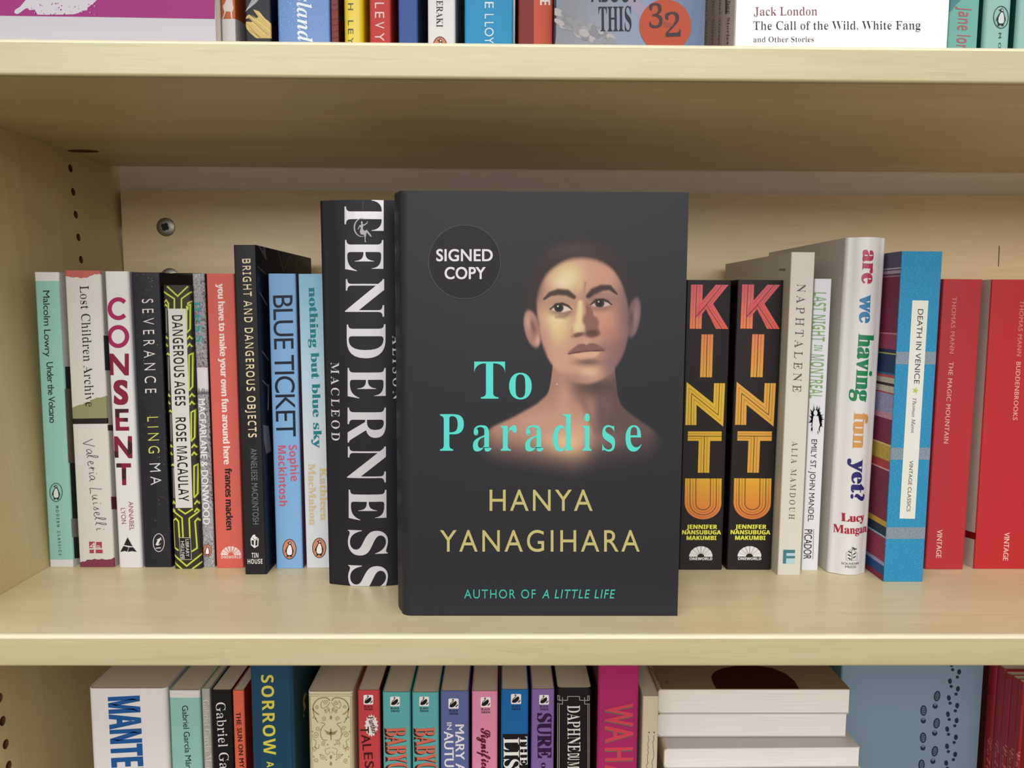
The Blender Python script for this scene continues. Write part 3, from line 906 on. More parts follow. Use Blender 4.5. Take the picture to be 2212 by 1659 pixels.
# 10 pale blue to white
B = spine_out('paperback_book', 'pale blue and white paperback with a fat teal title, beside the thick black hardback', GM,
              (661.5, 1227), (721, 1227), (643.4, 592), (705, 592), d=.127, spine=(206, 210, 216), r=.0012)
n = 22
for k in range(n):
    y0, y1 = 588+k*18, 588+(k+1)*18; u = k/(n-1)
    x0, x1 = np.interp(y0, [592, 1227], [640, 658]), np.interp(y0, [592, 1227], [708, 726])
    c = tuple(np.interp(u, [0, .5, 1], [a_, b_, c_]) for a_, b_, c_ in zip((132, 190, 222), (176, 208, 224), (206, 210, 216)))
    B.poly('cover_print', [(x0, y0), (x1, y0), (x1, y1), (x0, y1)], c, 1)
B.text('title', 'nothing but blue sky', zc(890, 795), zd(912, 525), 17.5, (18, 128, 138), 'fat', track=.98, dx=.03)
B.text('author', 'Kathleen', zd(955, 670), zd(962, 1075), 15, (206, 184, 132), 'fat', dx=.03)
B.text('author', 'MacMahon', zd(868, 640), zd(876, 1112), 15, (206, 184, 132), 'fat', dx=.03)
penguin(B, 'publisher_emblem', zd(952, 1283), 43, (208, 132, 104), (30, 26, 28))
B.done()

# 11 thick black hardback
B = spine_out('hardback_book', 'thick black hardback with huge silver serif capitals, half hidden by the face-out cover', GM,
              (709, 1262), (890, 1262), (689, 433.8), d=.155, dy=0, spine=(36, 35, 42), right=(30, 30, 34), r=.003, bulge=.0042, hard=True)
SIL = (206, 204, 210)
for s_, (z, y0, y1, x0, x1) in zip('TENDERNESS', ((zc, 122, 360, 1178, 1480), (zc, 430, 672, 1182, 1478), (zc, 732, 1024, 1188, 1484), (zc, 1082, 1345, 1195, 1494), (zc, 1420, 1655, 1202, 1496),
                                        (zd, 208, 475, 1176, 1466), (zd, 502, 775, 1178, 1466), (zd, 830, 1060, 1184, 1470), (zd, 1135, 1326, 1184, 1474), (zd, 1402, 1570, 1186, 1474))):
    sc_ = .27728 if z is zc else .28325
    if s_ == 'S' and y0 == 1402: y1 = 1590
    B.text('title', s_, z(x0, y0), z(x0, y1), (x1-x0)*sc_, SIL, 'serif', 2, mat=FOIL, dx=-.012)
B.text('author', 'MACLEOD', zc(1065, 1380), zd(1048, 462), 18.5, (200, 198, 202), 'serif', 2, dx=-.03, track=1.35)
B.text('author', 'ALISON', zc(1546, 1172), zd(1518, 150), 17.5, (206, 204, 208), 'serif', 2, dx=-.03, track=1.4)
# a figure seated in the crescent hanging off the first letter
cx, cy = zc(1312, 335)
for k in range(22):
    a0, a1 = math.radians(60+k*11), math.radians(60+(k+1)*11); w0 = 2.6*math.sin(math.pi*k/22)+.3; w1 = 2.6*math.sin(math.pi*(k+1)/22)+.3
    B.add('crescent_figure', [[(cx+17*math.cos(a0), cy-20*math.sin(a0)), (cx+17*math.cos(a1), cy-20*math.sin(a1)), (cx+(17-w1)*math.cos(a1), cy-(20-w1)*math.sin(a1)), (cx+(17-w0)*math.cos(a0), cy-(20-w0)*math.sin(a0))]], (190, 188, 194), 2)
fig = [(1306, 290), (1316, 286), (1322, 296), (1318, 308), (1330, 312), (1352, 298), (1356, 286), (1360, 288), (1356, 304), (1334, 320), (1324, 322), (1322, 345), (1334, 362), (1352, 352), (1362, 364), (1384, 392), (1390, 408), (1376, 402), (1352, 372), (1346, 392), (1342, 430), (1348, 450), (1336, 446), (1336, 410), (1330, 392), (1306, 388), (1298, 368), (1306, 340), (1300, 326), (1290, 346), (1280, 352), (1296, 318), (1310, 312)]
B.poly('crescent_figure', [zc(*p) for p in fig], (190, 188, 194), 3)
B.line('cover_print', [zc(1321, 120), zc(1321, 200)], .6, (96, 96, 104), 1)
B.done()

# 13, 14 twin black books with striped orange capitals
KR, KO, KY, KG, KU = (216, 76, 72), (226, 140, 58), (222, 176, 40), (220, 174, 44), (224, 150, 50)


def kuv(p):
    v = (p[1]-605)/626; x0 = 1483.5-18.9*v; w = 98-1.4*v
    return ((p[0]-x0)/w, v)


def grad_poly(B, pts, ca, cb, y0, y1, lv, n=10):
    tr = tessellate_polygon([[Vector((p[0], p[1], 0)) for p in pts]])
    for k in range(n):
        a, b = y0+(y1-y0)*k/n, y0+(y1-y0)*(k+1)/n
        c = tuple(ca[i]+(cb[i]-ca[i])*k/(n-1) for i in range(3))
        out = []
        for t in tr:
            q = clip_poly([pts[i] for i in t], 1, a, b)
            if q: out.append([kuv(p) for p in q])
        if out: B.add('title', out, c, lv, space='uv', mat=FOIL)


def striped(name, label, BL, BR, TL, TR, swap):
    B = spine_out(name, label, GM, BL, BR, TL, TR, d=.128, spine=(38, 32, 34), left=(24, 16, 16), r=.0012)

    def st(pts, wd=.9, c=(70, 40, 26)): strokes(pts, wd, c)

    def strokes(pts, wd, c):
        P = []
        for a, b in zip(pts, pts[1:]):
            d = np.array(b, float)-np.array(a, float); L = math.hypot(*d) or 1; n_ = np.array([-d[1], d[0]])/L*wd/2
            P.append([kuv(tuple(np.array(a)+n_)), kuv(tuple(np.array(b)+n_)), kuv(tuple(np.array(b)-n_)), kuv(tuple(np.array(a)-n_))])
        B.add('title', P, c, 3, space='uv')
    # K
    k0, k1 = zg(0, 588)[1], zg(0, 992)[1]
    for pts in ([zg(232, 588), zg(343, 588), zg(330, 992), zg(218, 992)],
                [zg(322, 752), zg(466, 588), zg(586, 588), zg(440, 762), zg(376, 772), zg(276, 884), zg(280, 800)],
                [zg(376, 772), zg(440, 762), zg(586, 992), zg(466, 992), zg(372, 810), zg(330, 866), zg(318, 884), zg(276, 886)]):
        grad_poly(B, pts, (206, 72, 84) if not swap else (196, 70, 84), (232, 120, 66) if pts[0] == zg(232, 588) else (222, 84, 70), k0, k1, 2 if pts[0] == zg(232, 588) else 2.3 if pts[0] == zg(322, 752) else 2.6)
    st([zg(286, 588), zg(270, 992)], 1.3, (60, 20, 16)); st([zg(258, 588), zg(243, 992)], .5, (150, 50, 40)); st([zg(315, 588), zg(302, 992)], .5, (150, 50, 40))
    st([zg(274, 885), zg(376, 772), zg(528, 588)], 1.3, (60, 20, 16)); st([zg(376, 772), zg(524, 992)], 1.3, (60, 20, 16)); st([zg(400, 768), zg(556, 992)], .6, (150, 40, 36))
    st([zg(330, 768), zg(496, 588)], .6, (150, 40, 36)); st([zg(410, 764), zg(557, 588)], .6, (150, 40, 36)); st([zg(350, 800), zg(494, 992)], .6, (150, 40, 36)); st([zg(300, 862), zg(330, 830), zg(372, 790)], .6, (150, 40, 36))
    # I
    grad_poly(B, [zg(330, 1043), zg(442, 1043), zg(430, 1440), zg(316, 1440)], (226, 124, 64), (226, 158, 48), zg(0, 1043)[1], zg(0, 1440)[1], 2)
    st([zg(386, 1043), zg(374, 1440)], 1.4, (50, 26, 20)); st([zg(358, 1043), zg(345, 1440)], .6, (120, 70, 30)); st([zg(414, 1043), zg(402, 1440)], .6, (120, 70, 30))
    # N
    NP = [zg(188, 1485), zh(392, 100), zg(450, 1495), zg(555, 1495), zh(475, 292), zh(250, 112), zh(248, 280), zh(155, 280)]
    cN = (224, 178, 40) if not swap else (224, 162, 56)
    grad_poly(B, NP, cN, cN, 815, 920, 2)
    for o, w_, c in ((.25, .6, (120, 84, 24)), (.5, 1.3, (56, 34, 18)), (.75, .6, (120, 84, 24))):
        def mx(a, b): return (a[0]+(b[0]-a[0])*o, a[1]+(b[1]-a[1])*o)
        st([mx(zh(155, 280), zh(248, 280)), mx(zg(188, 1485), zh(250, 112)), mx(zh(392, 100), zh(475, 292)), mx(zg(450, 1495), zg(555, 1495))], w_, c)
    # T
    cT = (220, 172, 40) if not swap else (224, 160, 54)
    grad_poly(B, [zh(177, 333), zh(463, 333), zh(461, 412), zh(175, 412)], cT, cT, 925, 948, 2)
    grad_poly(B, [zh(268, 412), zh(365, 412), zh(357, 680), zh(260, 680)], cT, cT, 945, 1018, 2)
    for q, w_, c in ((.5, 1.3, (56, 34, 18)), (.25, .6, (120, 84, 24)), (.75, .6, (120, 84, 24))):
        y = 333+79*q; st([zh(177, y), zh(268+48*min(q, .5), y) if q > .2 else zh(463, y)], w_, c) if q == .75 else st([zh(177, y), zh(463, y)], w_, c)
        st([zh(268+97*q, 372), zh(260+97*q, 680)], w_, c)
    # U
    U = [zh(152, 728), zh(463, 728), zh(460, 940)]+[zh(305+155*math.cos(a), 940+135*math.sin(a)) for a in [math.pi*k/16 for k in range(1, 16)]]+[zh(148, 940)]
    grad_poly(B, U, (226, 168, 44), (222, 120, 58), zh(0, 728)[1], zh(0, 1076)[1], 2)
    for r_, w_, c in ((.86, .6, (130, 80, 30)), (.72, 1.3, (70, 40, 20)), (.56, .6, (130, 80, 30)), (.40, 1.4, (60, 34, 18))):
        pts = [zh(306-155*r_, 728), zh(305-155*r_, 940)]+[zh(305-155*r_*math.cos(a), 940+135*r_*math.sin(a)) for a in [math.pi*k/14 for k in range(1, 14)]]+[zh(305+155*r_, 940), zh(306+155*r_, 728)]
        st(pts, w_, c)
    asp = (0, -1)
    def tx(part, t, p0, p1, cap, col, style, **kw):
        a, b = kuv(p0), kuv(p1); B.text(part, t, a, b, cap, col, style, 2, space='uv', asp=(0, -cap/626.0), **kw)
    for t, y, x0, x1 in (('JENNIFER', 1157, 163, 425), ('NANSUBUGA', 1204, 125, 458), ('MAKUMBI', 1252, 163, 418)):
        tx('author', t, zh(x0, y), zh(x1, y), 9.3, (226, 224, 66), 'bold', dx=.03)
    c = kuv(zh(285, 1396)); sunrise(B, 'publisher_emblem', c, 100*.25915/97, 90*.25915/626, (222, 220, 220), (36, 32, 34), space='uv', thin=.5)
    tx('publisher_emblem', 'ONEWORLD', zh(188, 1425), zh(384, 1425), 6, (222, 220, 220), 'bold', dx=.03)
    return B.done()


striped('paperback_book', 'black paperback with striped orange capitals, touching the face-out portrait cover', (1464.6, 1231), (1561, 1231), (1483.5, 605), (1580.5, 605), 0)
striped('paperback_book', 'second black paperback with striped orange capitals, next to the cream spine', (1570, 1231), (1665, 1231), (1592, 605), (1694.5, 605), 1)

# 15 cream
B = spine_out('paperback_book', 'tall cream paperback with thin spaced capitals and a small teal square', GM,
              (1680, 1242.5), (1728.5, 1242.5), (1708.6, 545), (1762.5, 545), d=.15, spine=(206, 203, 190), left=(196, 190, 170), r=.0008)
B.text('title', 'NAPHTALENE', zg(1232, 582), zg(1188, 1602), 18, (92, 88, 78), 'serif', dx=-.055, track=1.5)
B.text('author', 'ALIA MAMDOUH', zh(1046, 438), zh(1018, 1085), 12, (70, 66, 60), 'serif', dx=-.05, track=1.45)
B.poly('publisher_emblem', [zh(972, 1340), zh(1070, 1342), zh(1068, 1456), zh(968, 1455)], (168, 200, 208), 2)
B.poly('publisher_emblem', [zh(972, 1340), zh(1070, 1342), zh(1069, 1368), zh(998, 1368), zh(994, 1455), zh(968, 1455)], (66, 118, 130), 3)
B.poly('publisher_emblem', [zh(998, 1392), zh(1069, 1392), zh(1069, 1412), zh(997, 1412)], (66, 118, 130), 3)
B.poly('cover_print', [(1683, 580), (1697, 580), (1697, 585), (1683, 585)], (140, 132, 116), 1, face='left')
B.done()

# 16 narrow white
B = spine_out('paperback_book', 'narrow white paperback with green condensed title and a black ink drawing', GM,
              (1731, 1232), (1766.8, 1232), (1759.8, 602.6), (1797.6, 602.6), d=.128, spine=(214, 216, 222), r=.0008)
B.text('title', 'LAST NIGHT', zg(1388, 660), zg(1372, 1120), 27, (128, 168, 104), 'bold', dx=-.03)
B.text('title', 'IN', zg(1392, 1155), zg(1388, 1210), 18, (128, 168, 104), 'bold', dx=-.03)
B.text('title', 'MONTREAL', zg(1366, 1245), zh(1188, 76), 27.5, (128, 168, 104), 'bold', dx=-.03)
rnd = random.Random(5)
c0 = zh(1245, 255)
for k in range(60):
    a = rnd.uniform(0, 6.28); r0 = rnd.uniform(.35, .6); r1 = rnd.uniform(.7, 1.15)
    p = (c0[0]+16*r0*math.cos(a), c0[1]+30*r0*math.sin(a)); q = (c0[0]+17*r1*math.cos(a), c0[1]+31*r1*math.sin(a)); n_ = rnd.uniform(1.2, 3)
    B.add('cover_drawing', [[(p[0]-n_*math.sin(a), p[1]+n_*math.cos(a)), q, (p[0]+n_*math.sin(a), p[1]-n_*math.cos(a))]], INK, 2)
B.poly('cover_drawing', [zh(1208, 185), zh(1280, 190), zh(1296, 300), zh(1262, 345), zh(1215, 330), zh(1206, 260)], INK, 2)
B.ellipse('cover_drawing', zh(1240, 200), 4.4, 6, (214, 216, 222), 3)
B.poly('cover_drawing', [zh(1222, 225), zh(1262, 226), zh(1276, 300), zh(1262, 345), zh(1250, 378), zh(1218, 376), zh(1214, 300)], (214, 216, 222), 3)
B.text('author', 'EMILY ST. JOHN MANDEL', zh(1208, 420), zh(1176, 1105), 12, (34, 34, 38), 'sans')
B.text('publisher_name', 'PICADOR', zh(1150, 1170), zh(1140, 1418), 16.5, (34, 34, 38), 'sans', dx=.01)
B.line('publisher_name', [zh(1226, 1170), zh(1218, 1420)], .8, INK, 2)
B.done()

# 17 white hardback with rounded spine
B = spine_out('hardback_book', 'tall white hardback with rounded spine and multicoloured fat lowercase title', GM,
              (1789, 1238), (1871.5, 1238), (1829, 514), (1917, 514), d=.15, spine=(214, 212, 212), left=(196, 190, 178), r=.003, bulge=.0045, hard=True, mat=GLOSS)
B.text('title', 'are', zg(1828, 262), zg(1812, 580), 32, (178, 40, 76), 'fat', dx=.05, track=1.05)
B.text('title', 'we', zg(1800, 680), zg(1790, 948), 32, (42, 118, 170), 'fat', dx=.05)
B.text('title', 'having', zg(1785, 1048), zi(168, 1598), 36, (22, 128, 76), 'fat', dx=.05)
B.text('title', 'fun', zj(148, 108), zj(134, 402), 32, (206, 146, 78), 'fat', dx=.05)
B.text('title', 'yet?', zj(136, 484), zj(118, 822), 32, (48, 46, 112), 'fat', dx=.05)
B.text('author', 'Lucy', zj(50, 992), zj(246, 992), 17.5, (172, 34, 60), 'fat', dx=.04)
B.text('author', 'Mangan', zj(-2, 1090), zj(274, 1090), 17.5, (172, 34, 60), 'fat', dx=.03)
B.line('publisher_emblem', [zj(82, 1304), zj(84, 1246), zj(126, 1208), zj(172, 1246), zj(172, 1304), zj(82, 1304)], .7, (120, 140, 130), 2)
B.line('publisher_emblem', [zj(126, 1306), zj(130, 1260), zj(122, 1230), zj(140, 1206)], 1.2, (40, 70, 56), 2)
for x, y, a in ((108, 1290, .5), (148, 1278, -.5), (106, 1262, .5), (150, 1250, -.5), (110, 1236, .5), (156, 1214, -.2), (140, 1204, .4)):
    B.ellipse('publisher_emblem', zj(x, y), 4.2, 1.4, (40, 70, 56), 2, rot=a, n=12)
B.text('publisher_emblem', 'SOUVENIR', zj(48, 1340), zj(194, 1340), 4.8, (96, 100, 96), 'sans', dx=.03)
B.text('publisher_emblem', 'PRESS', zj(76, 1366), zj(166, 1366), 4.8, (96, 100, 96), 'sans', dx=.03)
B.done()

# 18 woven blue with striped boards
B = spine_out('paperback_book', 'bright blue woven-look spine with grey bands and a cream title strip', GM,
              (1908, 1256.6), (1993.5, 1256.6), (1948, 543), (2037, 543), d=.15, spine=(34, 142, 190), left=(120, 40, 72), mat=CLOTH, r=.0006)
sx0 = lambda y: np.interp(y, [543, 1256], [1917, 1875])
strip = [(543, 577, (84, 80, 104)), (577, 580, (190, 180, 190)), (580, 583, (90, 80, 104)), (583, 590, (176, 160, 170)), (590, 594, (96, 60, 84)), (594, 597, (170, 120, 136)), (597, 720, (122, 34, 70)), (720, 723, (196, 130, 140)), (723, 756, (150, 60, 92)),
         (756, 764, (34, 40, 84)), (764, 767, (180, 180, 90)), (767, 808, (16, 56, 96)), (808, 812, (40, 110, 150)), (812, 818, (190, 80, 80)), (818, 830, (196, 186, 170)), (830, 836, (40, 30, 40)), (836, 850, (196, 186, 170)), (850, 853, (186, 60, 80)), (853, 895, (150, 150, 186)), (895, 908, (196, 140, 160)),
         (908, 962, (120, 34, 70)), (962, 966, (220, 190, 120)), (966, 998, (186, 160, 64)), (998, 1016, (176, 62, 60)), (1016, 1019, (220, 170, 176)), (1019, 1128, (122, 38, 70)), (1128, 1140, (196, 160, 60)), (1140, 1160, (20, 44, 70)), (1160, 1164, (150, 180, 200)), (1164, 1216, (140, 46, 76)), (1216, 1224, (150, 150, 190)), (1224, 1244, (24, 70, 130)), (1244, 1275, (130, 40, 60))]
B2L = B
for y0, y1, c in strip:
    # bands of the board, taken from their height at the spine edge
    za_, zb_ = (B.loc((np.interp(y0, [543, 1256], [1948, 1908]), y0), 'spine')[1]), (B.loc((np.interp(y1, [543, 1256], [1948, 1908]), y1), 'spine')[1])
    P = B.parts.setdefault('board_stripes', dict(v=[], f=[], c=[], mat=CLOTH, thick=0, under=None))
    zlo, zhi = max(0, zb_), min(B.h, za_)
    if zhi <= zlo: continue
    k = len(P['v']); X = -B.w/2-STEP
    P['v'] += [(X, .0004, zlo), (X, B.d, zlo), (X, B.d, zhi), (X, .0004, zhi)]; P['f'].append((k, k+1, k+2, k+3)); P['c'].append(lin(c))
for y0, y1 in ((760, 787), (967, 993), (1139, 1164)):
    xl0, xr0 = np.interp(y0, [543, 1256], [1940, 1900]), np.interp(y0, [543, 1256], [2045, 2002])
    B.poly('spine_band', [(xl0, y0), (xr0, y0), (xr0, y1), (xl0, y1)], (128, 144, 158), 1)
B.poly('title_strip', [zi(708, 700), zi(852, 702), zj(664, 982), zj(538, 980)], (214, 216, 204), 2, mat=MATTE)
B.text('title_strip', 'DEATH IN VENICE', zi(758, 778), zi(722, 1446), 11.5, (46, 60, 66), 'sans', 3)
st_ = [(zi(735, 1508)[0]+(7.5 if k % 2 == 0 else 3)*math.sin(math.pi*k/5+1.57), zi(735, 1508)[1]-(7.5 if k % 2 == 0 else 3)*math.cos(math.pi*k/5+1.57)) for k in range(10)]
B.poly('title_strip', st_, (176, 186, 60), 3)
B.text('title_strip', 'Thomas Mann', zi(712, 1572), zj(632, 282), 7.5, (46, 60, 66), 'italic', 3)
B.text('title_strip', 'VINTAGE CLASSICS', zj(620, 508), zj(596, 922), 7.8, (46, 60, 66), 'sans', 3)
B.done()

# 19, 20 red
B = spine_out('paperback_book', 'thick red paperback right beside the blue woven spine', GM,
              (1996.5, 1230), (2082.5, 1230), (2039, 603.4), (2123, 603.4), d=.128, spine=(184, 48, 56), right=(176, 44, 52), r=.0012)
B.text('author', 'THOMAS MANN', zi(1065, 668), zi(1040, 1176), 9.6, (210, 120, 120), 'sans', track=1.12, dx=.03)
B.text('title', 'THE MAGIC MOUNTAIN', zi(1036, 1250), zj(898, 368), 9.6, (220, 160, 150), 'sans', track=1.12, dx=.03)
B.text('publisher_name', 'VINTAGE', zj(846, 1070), zj(836, 1300), 11, (222, 176, 166), 'sans', dx=.03)
B.done()
B = spine_out('paperback_book', 'thickest red paperback with white back cover, cut off by the right picture edge', GM,
              (2103, 1229), (2243, 1229), (2143, 604), d=.128, spine=(190, 42, 46), left=(196, 188, 174), r=.0012)
B.poly('cover_print', [(2085, 1145), (2110, 1152), (2112, 1167), (2085, 1160)], (150, 22, 34), 1, face='left')
B.text('author', 'THOMAS MANN', zi(1672, 700), zi(1642, 1200), 9.6, (216, 120, 116), 'sans', track=1.12, dx=.03)
B.text('title', 'BUDDENBROOKS', zi(1640, 1250), zj(1460, 178), 9.6, (224, 160, 150), 'sans', track=1.12, dx=.03)
B.text('publisher_name', 'VINTAGE', zj(1394, 1092), zj(1380, 1322), 11, (226, 180, 170), 'sans', dx=.03)
B.done()

# ------------------------------------------------------------------ the face-out book
COVER = (44, 44, 50)
a = hit(863, 1331, 2, ZS); b = hit(1460, 1330, 2, ZS); yf = (a.y+b.y)/2
a, b = hit(861.5, 900, 1, yf), hit(1475, 900, 1, yf); t = hit(1174, 414, 1, yf)
B = face_out('hardback_book', 'dark hardback shown cover-first with a portrait and a round black sticker', GM, yf, ZS, a.x, b.x, t.z, .044, spine=COVER, right=COVER, r=.006, bulge=.004, hard=True)


def portrait(X, Y):
    """printed half-length portrait: a young person with short dark hair lit from the left, on the cover colour"""
    kx, ky = (X-1080)/.21698, (Y-480)/.21698
    bg = np.array(COVER, float); img = np.empty(X.shape+(3,)); img[:] = bg

    def sst(a, b, x): q = np.clip((x-a)/(b-a), 0, 1); return q*q*(3-2*q)

    def over(c, m):
        nonlocal img
        img = img*(1-m[..., None])+np.array(c, float)*m[..., None]

    def ell(cx, cy, rx, ry, soft=.3, rot=0):
        ca, sa = math.cos(rot), math.sin(rot); u = (kx-cx)*ca+(ky-cy)*sa; w = -(kx-cx)*sa+(ky-cy)*ca
        return 1-sst(1-soft, 1+soft, np.sqrt((u/rx)**2+(w/ry)**2))

    def gau(cx, cy, rx, ry, rot=0):
        ca, sa = math.cos(rot), math.sin(rot); u = (kx-cx)*ca+(ky-cy)*sa; w = -(kx-cx)*sa+(ky-cy)*ca
        return np.exp(-(u/rx)**2-(w/ry)**2)

    def blob(cx, cy, pts, soft):
        th = np.array([math.atan2(p[1]-cy, p[0]-cx) for p in pts]); r = np.array([math.hypot(p[0]-cx, p[1]-cy) for p in pts])
        o = np.argsort(th); th, r = th[o], r[o]
        g = np.linspace(-math.pi, math.pi, 361)
        rr = np.interp(g, np.r_[th-2*math.pi, th, th+2*math.pi], np.r_[r, r, r])
        kk = np.hanning(15); kk /= kk.sum(); rr = np.convolve(np.r_[rr[-20:-1], rr, rr[1:20]], kk, 'same')[19:-19]
        a = np.arctan2(ky-cy, kx-cx); q = np.hypot(kx-cx, ky-cy)/np.interp(a, g, rr)
        return 1-sst(1-soft, 1+soft, q)

    def stroke(pts, ws, soft=.5):
        m = np.zeros(X.shape)
        for (a, wa), (b, wb) in zip(zip(pts, ws), zip(pts[1:], ws[1:])):
            dx, dy = b[0]-a[0], b[1]-a[1]; t_ = np.clip(((kx-a[0])*dx+(ky-a[1])*dy)/(dx*dx+dy*dy), 0, 1)
            d = np.hypot(kx-a[0]-t_*dx, ky-a[1]-t_*dy); w = wa+(wb-wa)*t_
            m = np.maximum(m, 1-sst(1-soft, 1+soft, d/w))
        return m
    # shoulders and neck
    cxs = [1010, 1040, 1062, 1110, 1160, 1186, 1194, 1196, 1326, 1330, 1345, 1375, 1412, 1445]
    cys = [975, 945, 922, 900, 872, 848, 812, 740, 740, 850, 880, 903, 928, 965]
    top = np.interp(X[0], cxs, cys); hk = np.hanning(19); top = np.convolve(np.pad(top, 9, 'edge'), hk/hk.sum(), 'valid')[None, :]+np.zeros(X.shape); body = sst(-5, 6, Y-top)*(1-sst(950, 1045, Y+.18*np.abs(X-1235)))*sst(1015, 1075, X)*(1-sst(1395, 1440, X))
    skin = np.array((168, 122, 104), float)
    lay = np.empty(img.shape); lay[:] = skin

    def tint(c, m, amt=1.0):
        nonlocal lay
        mm = (m*amt)[..., None]; lay = lay*(1-mm)+np.array(c, float)*mm
    tint((206, 158, 124), gau(690, 2140, 330, 210)); tint((224, 182, 132), gau(660, 2230, 170, 110), .9)
    tint((186, 138, 118), gau(420, 2000, 300, 130)); tint((96, 74, 74), sst(900, 1150, kx+.25*(ky-1900)))
    tint((84, 64, 62), gau(960, 1640, 330, 120), .95); tint((196, 146, 124), gau(640, 1720, 90, 200), .7)
    tint((74, 62, 64), gau(1000, 1900, 80, 260), .6); tint((150, 112, 100), gau(1050, 2180, 200, 90), .5)
    tint((120, 86, 76), stroke([(820, 1750), (900, 1960), (960, 2080)], (40, 30, 30), .9), .5)
    img = img*(1-body[..., None])+lay*body[..., None]
    # hair
    hair = blob(800, 640, [(262, 900), (250, 720), (300, 560), (370, 410), (500, 270), (680, 190), (860, 180), (1050, 240), (1190, 360), (1280, 540), (1320, 740), (1300, 900), (800, 1000)], .13)
    over((56, 44, 43), hair*.9); over((84, 66, 64), gau(720, 280, 300, 90)*hair*.55)
    # ears
    el = ell(322, 1062, 78, 190, .16, -.22); over((158, 112, 100), el); over((190, 150, 136), gau(290, 980, 40, 90)*el*.9); over((112, 74, 70), gau(330, 1040, 26, 90, -.25)*el*.8); over((200, 160, 144), gau(375, 1180, 26, 60)*el*.8)
    er = ell(1330, 950, 66, 200, .18, .16); over((112, 84, 88), er); over((146, 112, 116), gau(1352, 940, 30, 150, .1)*er*.8); over((76, 58, 62), gau(1305, 960, 24, 80)*er*.7)
    # face
    face = blob(830, 900, [(372, 720), (366, 880), (395, 1080), (432, 1250), (505, 1400), (600, 1505), (720, 1585), (870, 1612), (1020, 1565), (1135, 1465), (1212, 1350), (1262, 1200), (1284, 1050), (1276, 850), (1245, 700), (1190, 560), (1105, 445), (980, 375), (830, 345), (680, 362), (560, 424), (465, 505), (405, 610)], .035)
    lay = np.empty(img.shape); lay[:] = (182, 134, 112)
    tint((122, 90, 90), sst(1010, 1290, kx+.12*(ky-900))); tint((206, 186, 130), gau(700, 520, 170, 130)); tint((216, 200, 160), gau(630, 600, 120, 90), .8)
    tint((190, 134, 112), gau(1000, 520, 170, 100), .8); tint((206, 184, 128), gau(560, 1040, 150, 190)); tint((218, 200, 150), gau(560, 960, 100, 60), .7)
    tint((190, 130, 106), gau(1060, 1000, 110, 130), .9); tint((164, 108, 96), gau(1130, 1110, 120, 90), .5)
    tint((176, 122, 112), gau(430, 1200, 80, 220), .7); tint((200, 152, 128), gau(640, 1400, 160, 120), .7)
    tint((212, 178, 134), gau(890, 1500, 110, 60), .95); tint((150, 106, 100), gau(700, 1560, 260, 60), .6); tint((126, 92, 94), gau(1130, 1420, 120, 170), .6)
    tint((112, 80, 76), gau(380, 640, 60, 170), .7)
    tint((196, 176, 124), stroke([(800, 620), (770, 690)], (16, 10), .9), .5); tint((140, 100, 80), stroke([(850, 600), (840, 690)], (12, 10), .9), .5)
    # brows, sockets, eyes
    tint((150, 112, 92), gau(590, 800, 150, 60), .65); tint((104, 74, 72), gau(1000, 760, 140, 60), .75); tint((168, 140, 110), gau(600, 775, 90, 22), .6); tint((168, 126, 116), gau(1010, 740, 90, 22), .7)
    tint((64, 50, 46), stroke([(440, 765), (500, 715), (580, 695), (670, 702), (735, 745)], (10, 22, 30, 30, 20), .6), .95)
    tint((60, 46, 46), stroke([(880, 735), (930, 690), (1010, 655), (1090, 650), (1165, 715)], (22, 32, 30, 24, 8), .6), .95)
    for cx, cy, rx, ry, rot, ix, wc in ((608, 858, 100, 40, .08, 586, (206, 186, 170)), (1008, 812, 98, 36, -.06, 992, (186, 160, 156))):
        tint((128, 92, 82), ell(cx, cy+34, rx*1.12, ry*1.2, .6, rot), .6)
        w = ell(cx, cy, rx, ry, .1, rot); tint(wc, w)
        tint((52, 42, 40), ell(ix, cy-5, 46, 44, .16)*w); tint((20, 17, 18), ell(ix, cy-7, 24, 24, .3)*w)
        tint((240, 236, 232), ell(ix-10, cy-26, 9, 13, .4)*w)
        tint((46, 34, 34), stroke([(cx-rx-8, cy+8), (cx-rx*.5, cy-ry*.95), (cx+rx*.15, cy-ry*1.15), (cx+rx*.7, cy-ry*.6), (cx+rx+6, cy+8)], (7, 13, 13, 11, 6), .5), .9)
        tint((150, 104, 92), stroke([(cx-rx*.7, cy+ry*.9), (cx, cy+ry*1.2), (cx+rx*.8, cy+ry*.7)], (6, 8, 6), .8), .7)
    tint((126, 92, 74), stroke([(560, 945), (640, 940), (700, 890)], (14, 20, 10), 1), .5)
    # nose
    tint((214, 192, 138), stroke([(800, 800), (792, 920), (785, 1040)], (22, 30, 44), .9), .9)
    tint((120, 78, 70), blob(905, 1000, [(850, 800), (862, 900), (850, 1030), (870, 1110), (985, 1110), (975, 1040), (930, 930), (880, 820)], .25), .8)
    tint((206, 184, 140), gau(775, 1055, 50, 40), .9); tint((96, 66, 58), ell(776, 1122, 62, 22, .5, -.25), .85); tint((84, 56, 54), ell(918, 1110, 72, 38, .5, -.08), .85)
    tint((180, 128, 104), stroke([(720, 1050), (712, 1110), (735, 1145)], (10, 12, 10), .9), .5)
    # mouth
    tint((190, 150, 126), gau(860, 1185, 34, 36), .7); tint((134, 96, 94), gau(1060, 1250, 120, 70), .6)
    tint((124, 84, 80), blob(860, 1262, [(668, 1312), (740, 1250), (810, 1212), (862, 1226), (910, 1206), (990, 1232), (1056, 1276), (980, 1276), (860, 1284), (760, 1300)], .12), .95)
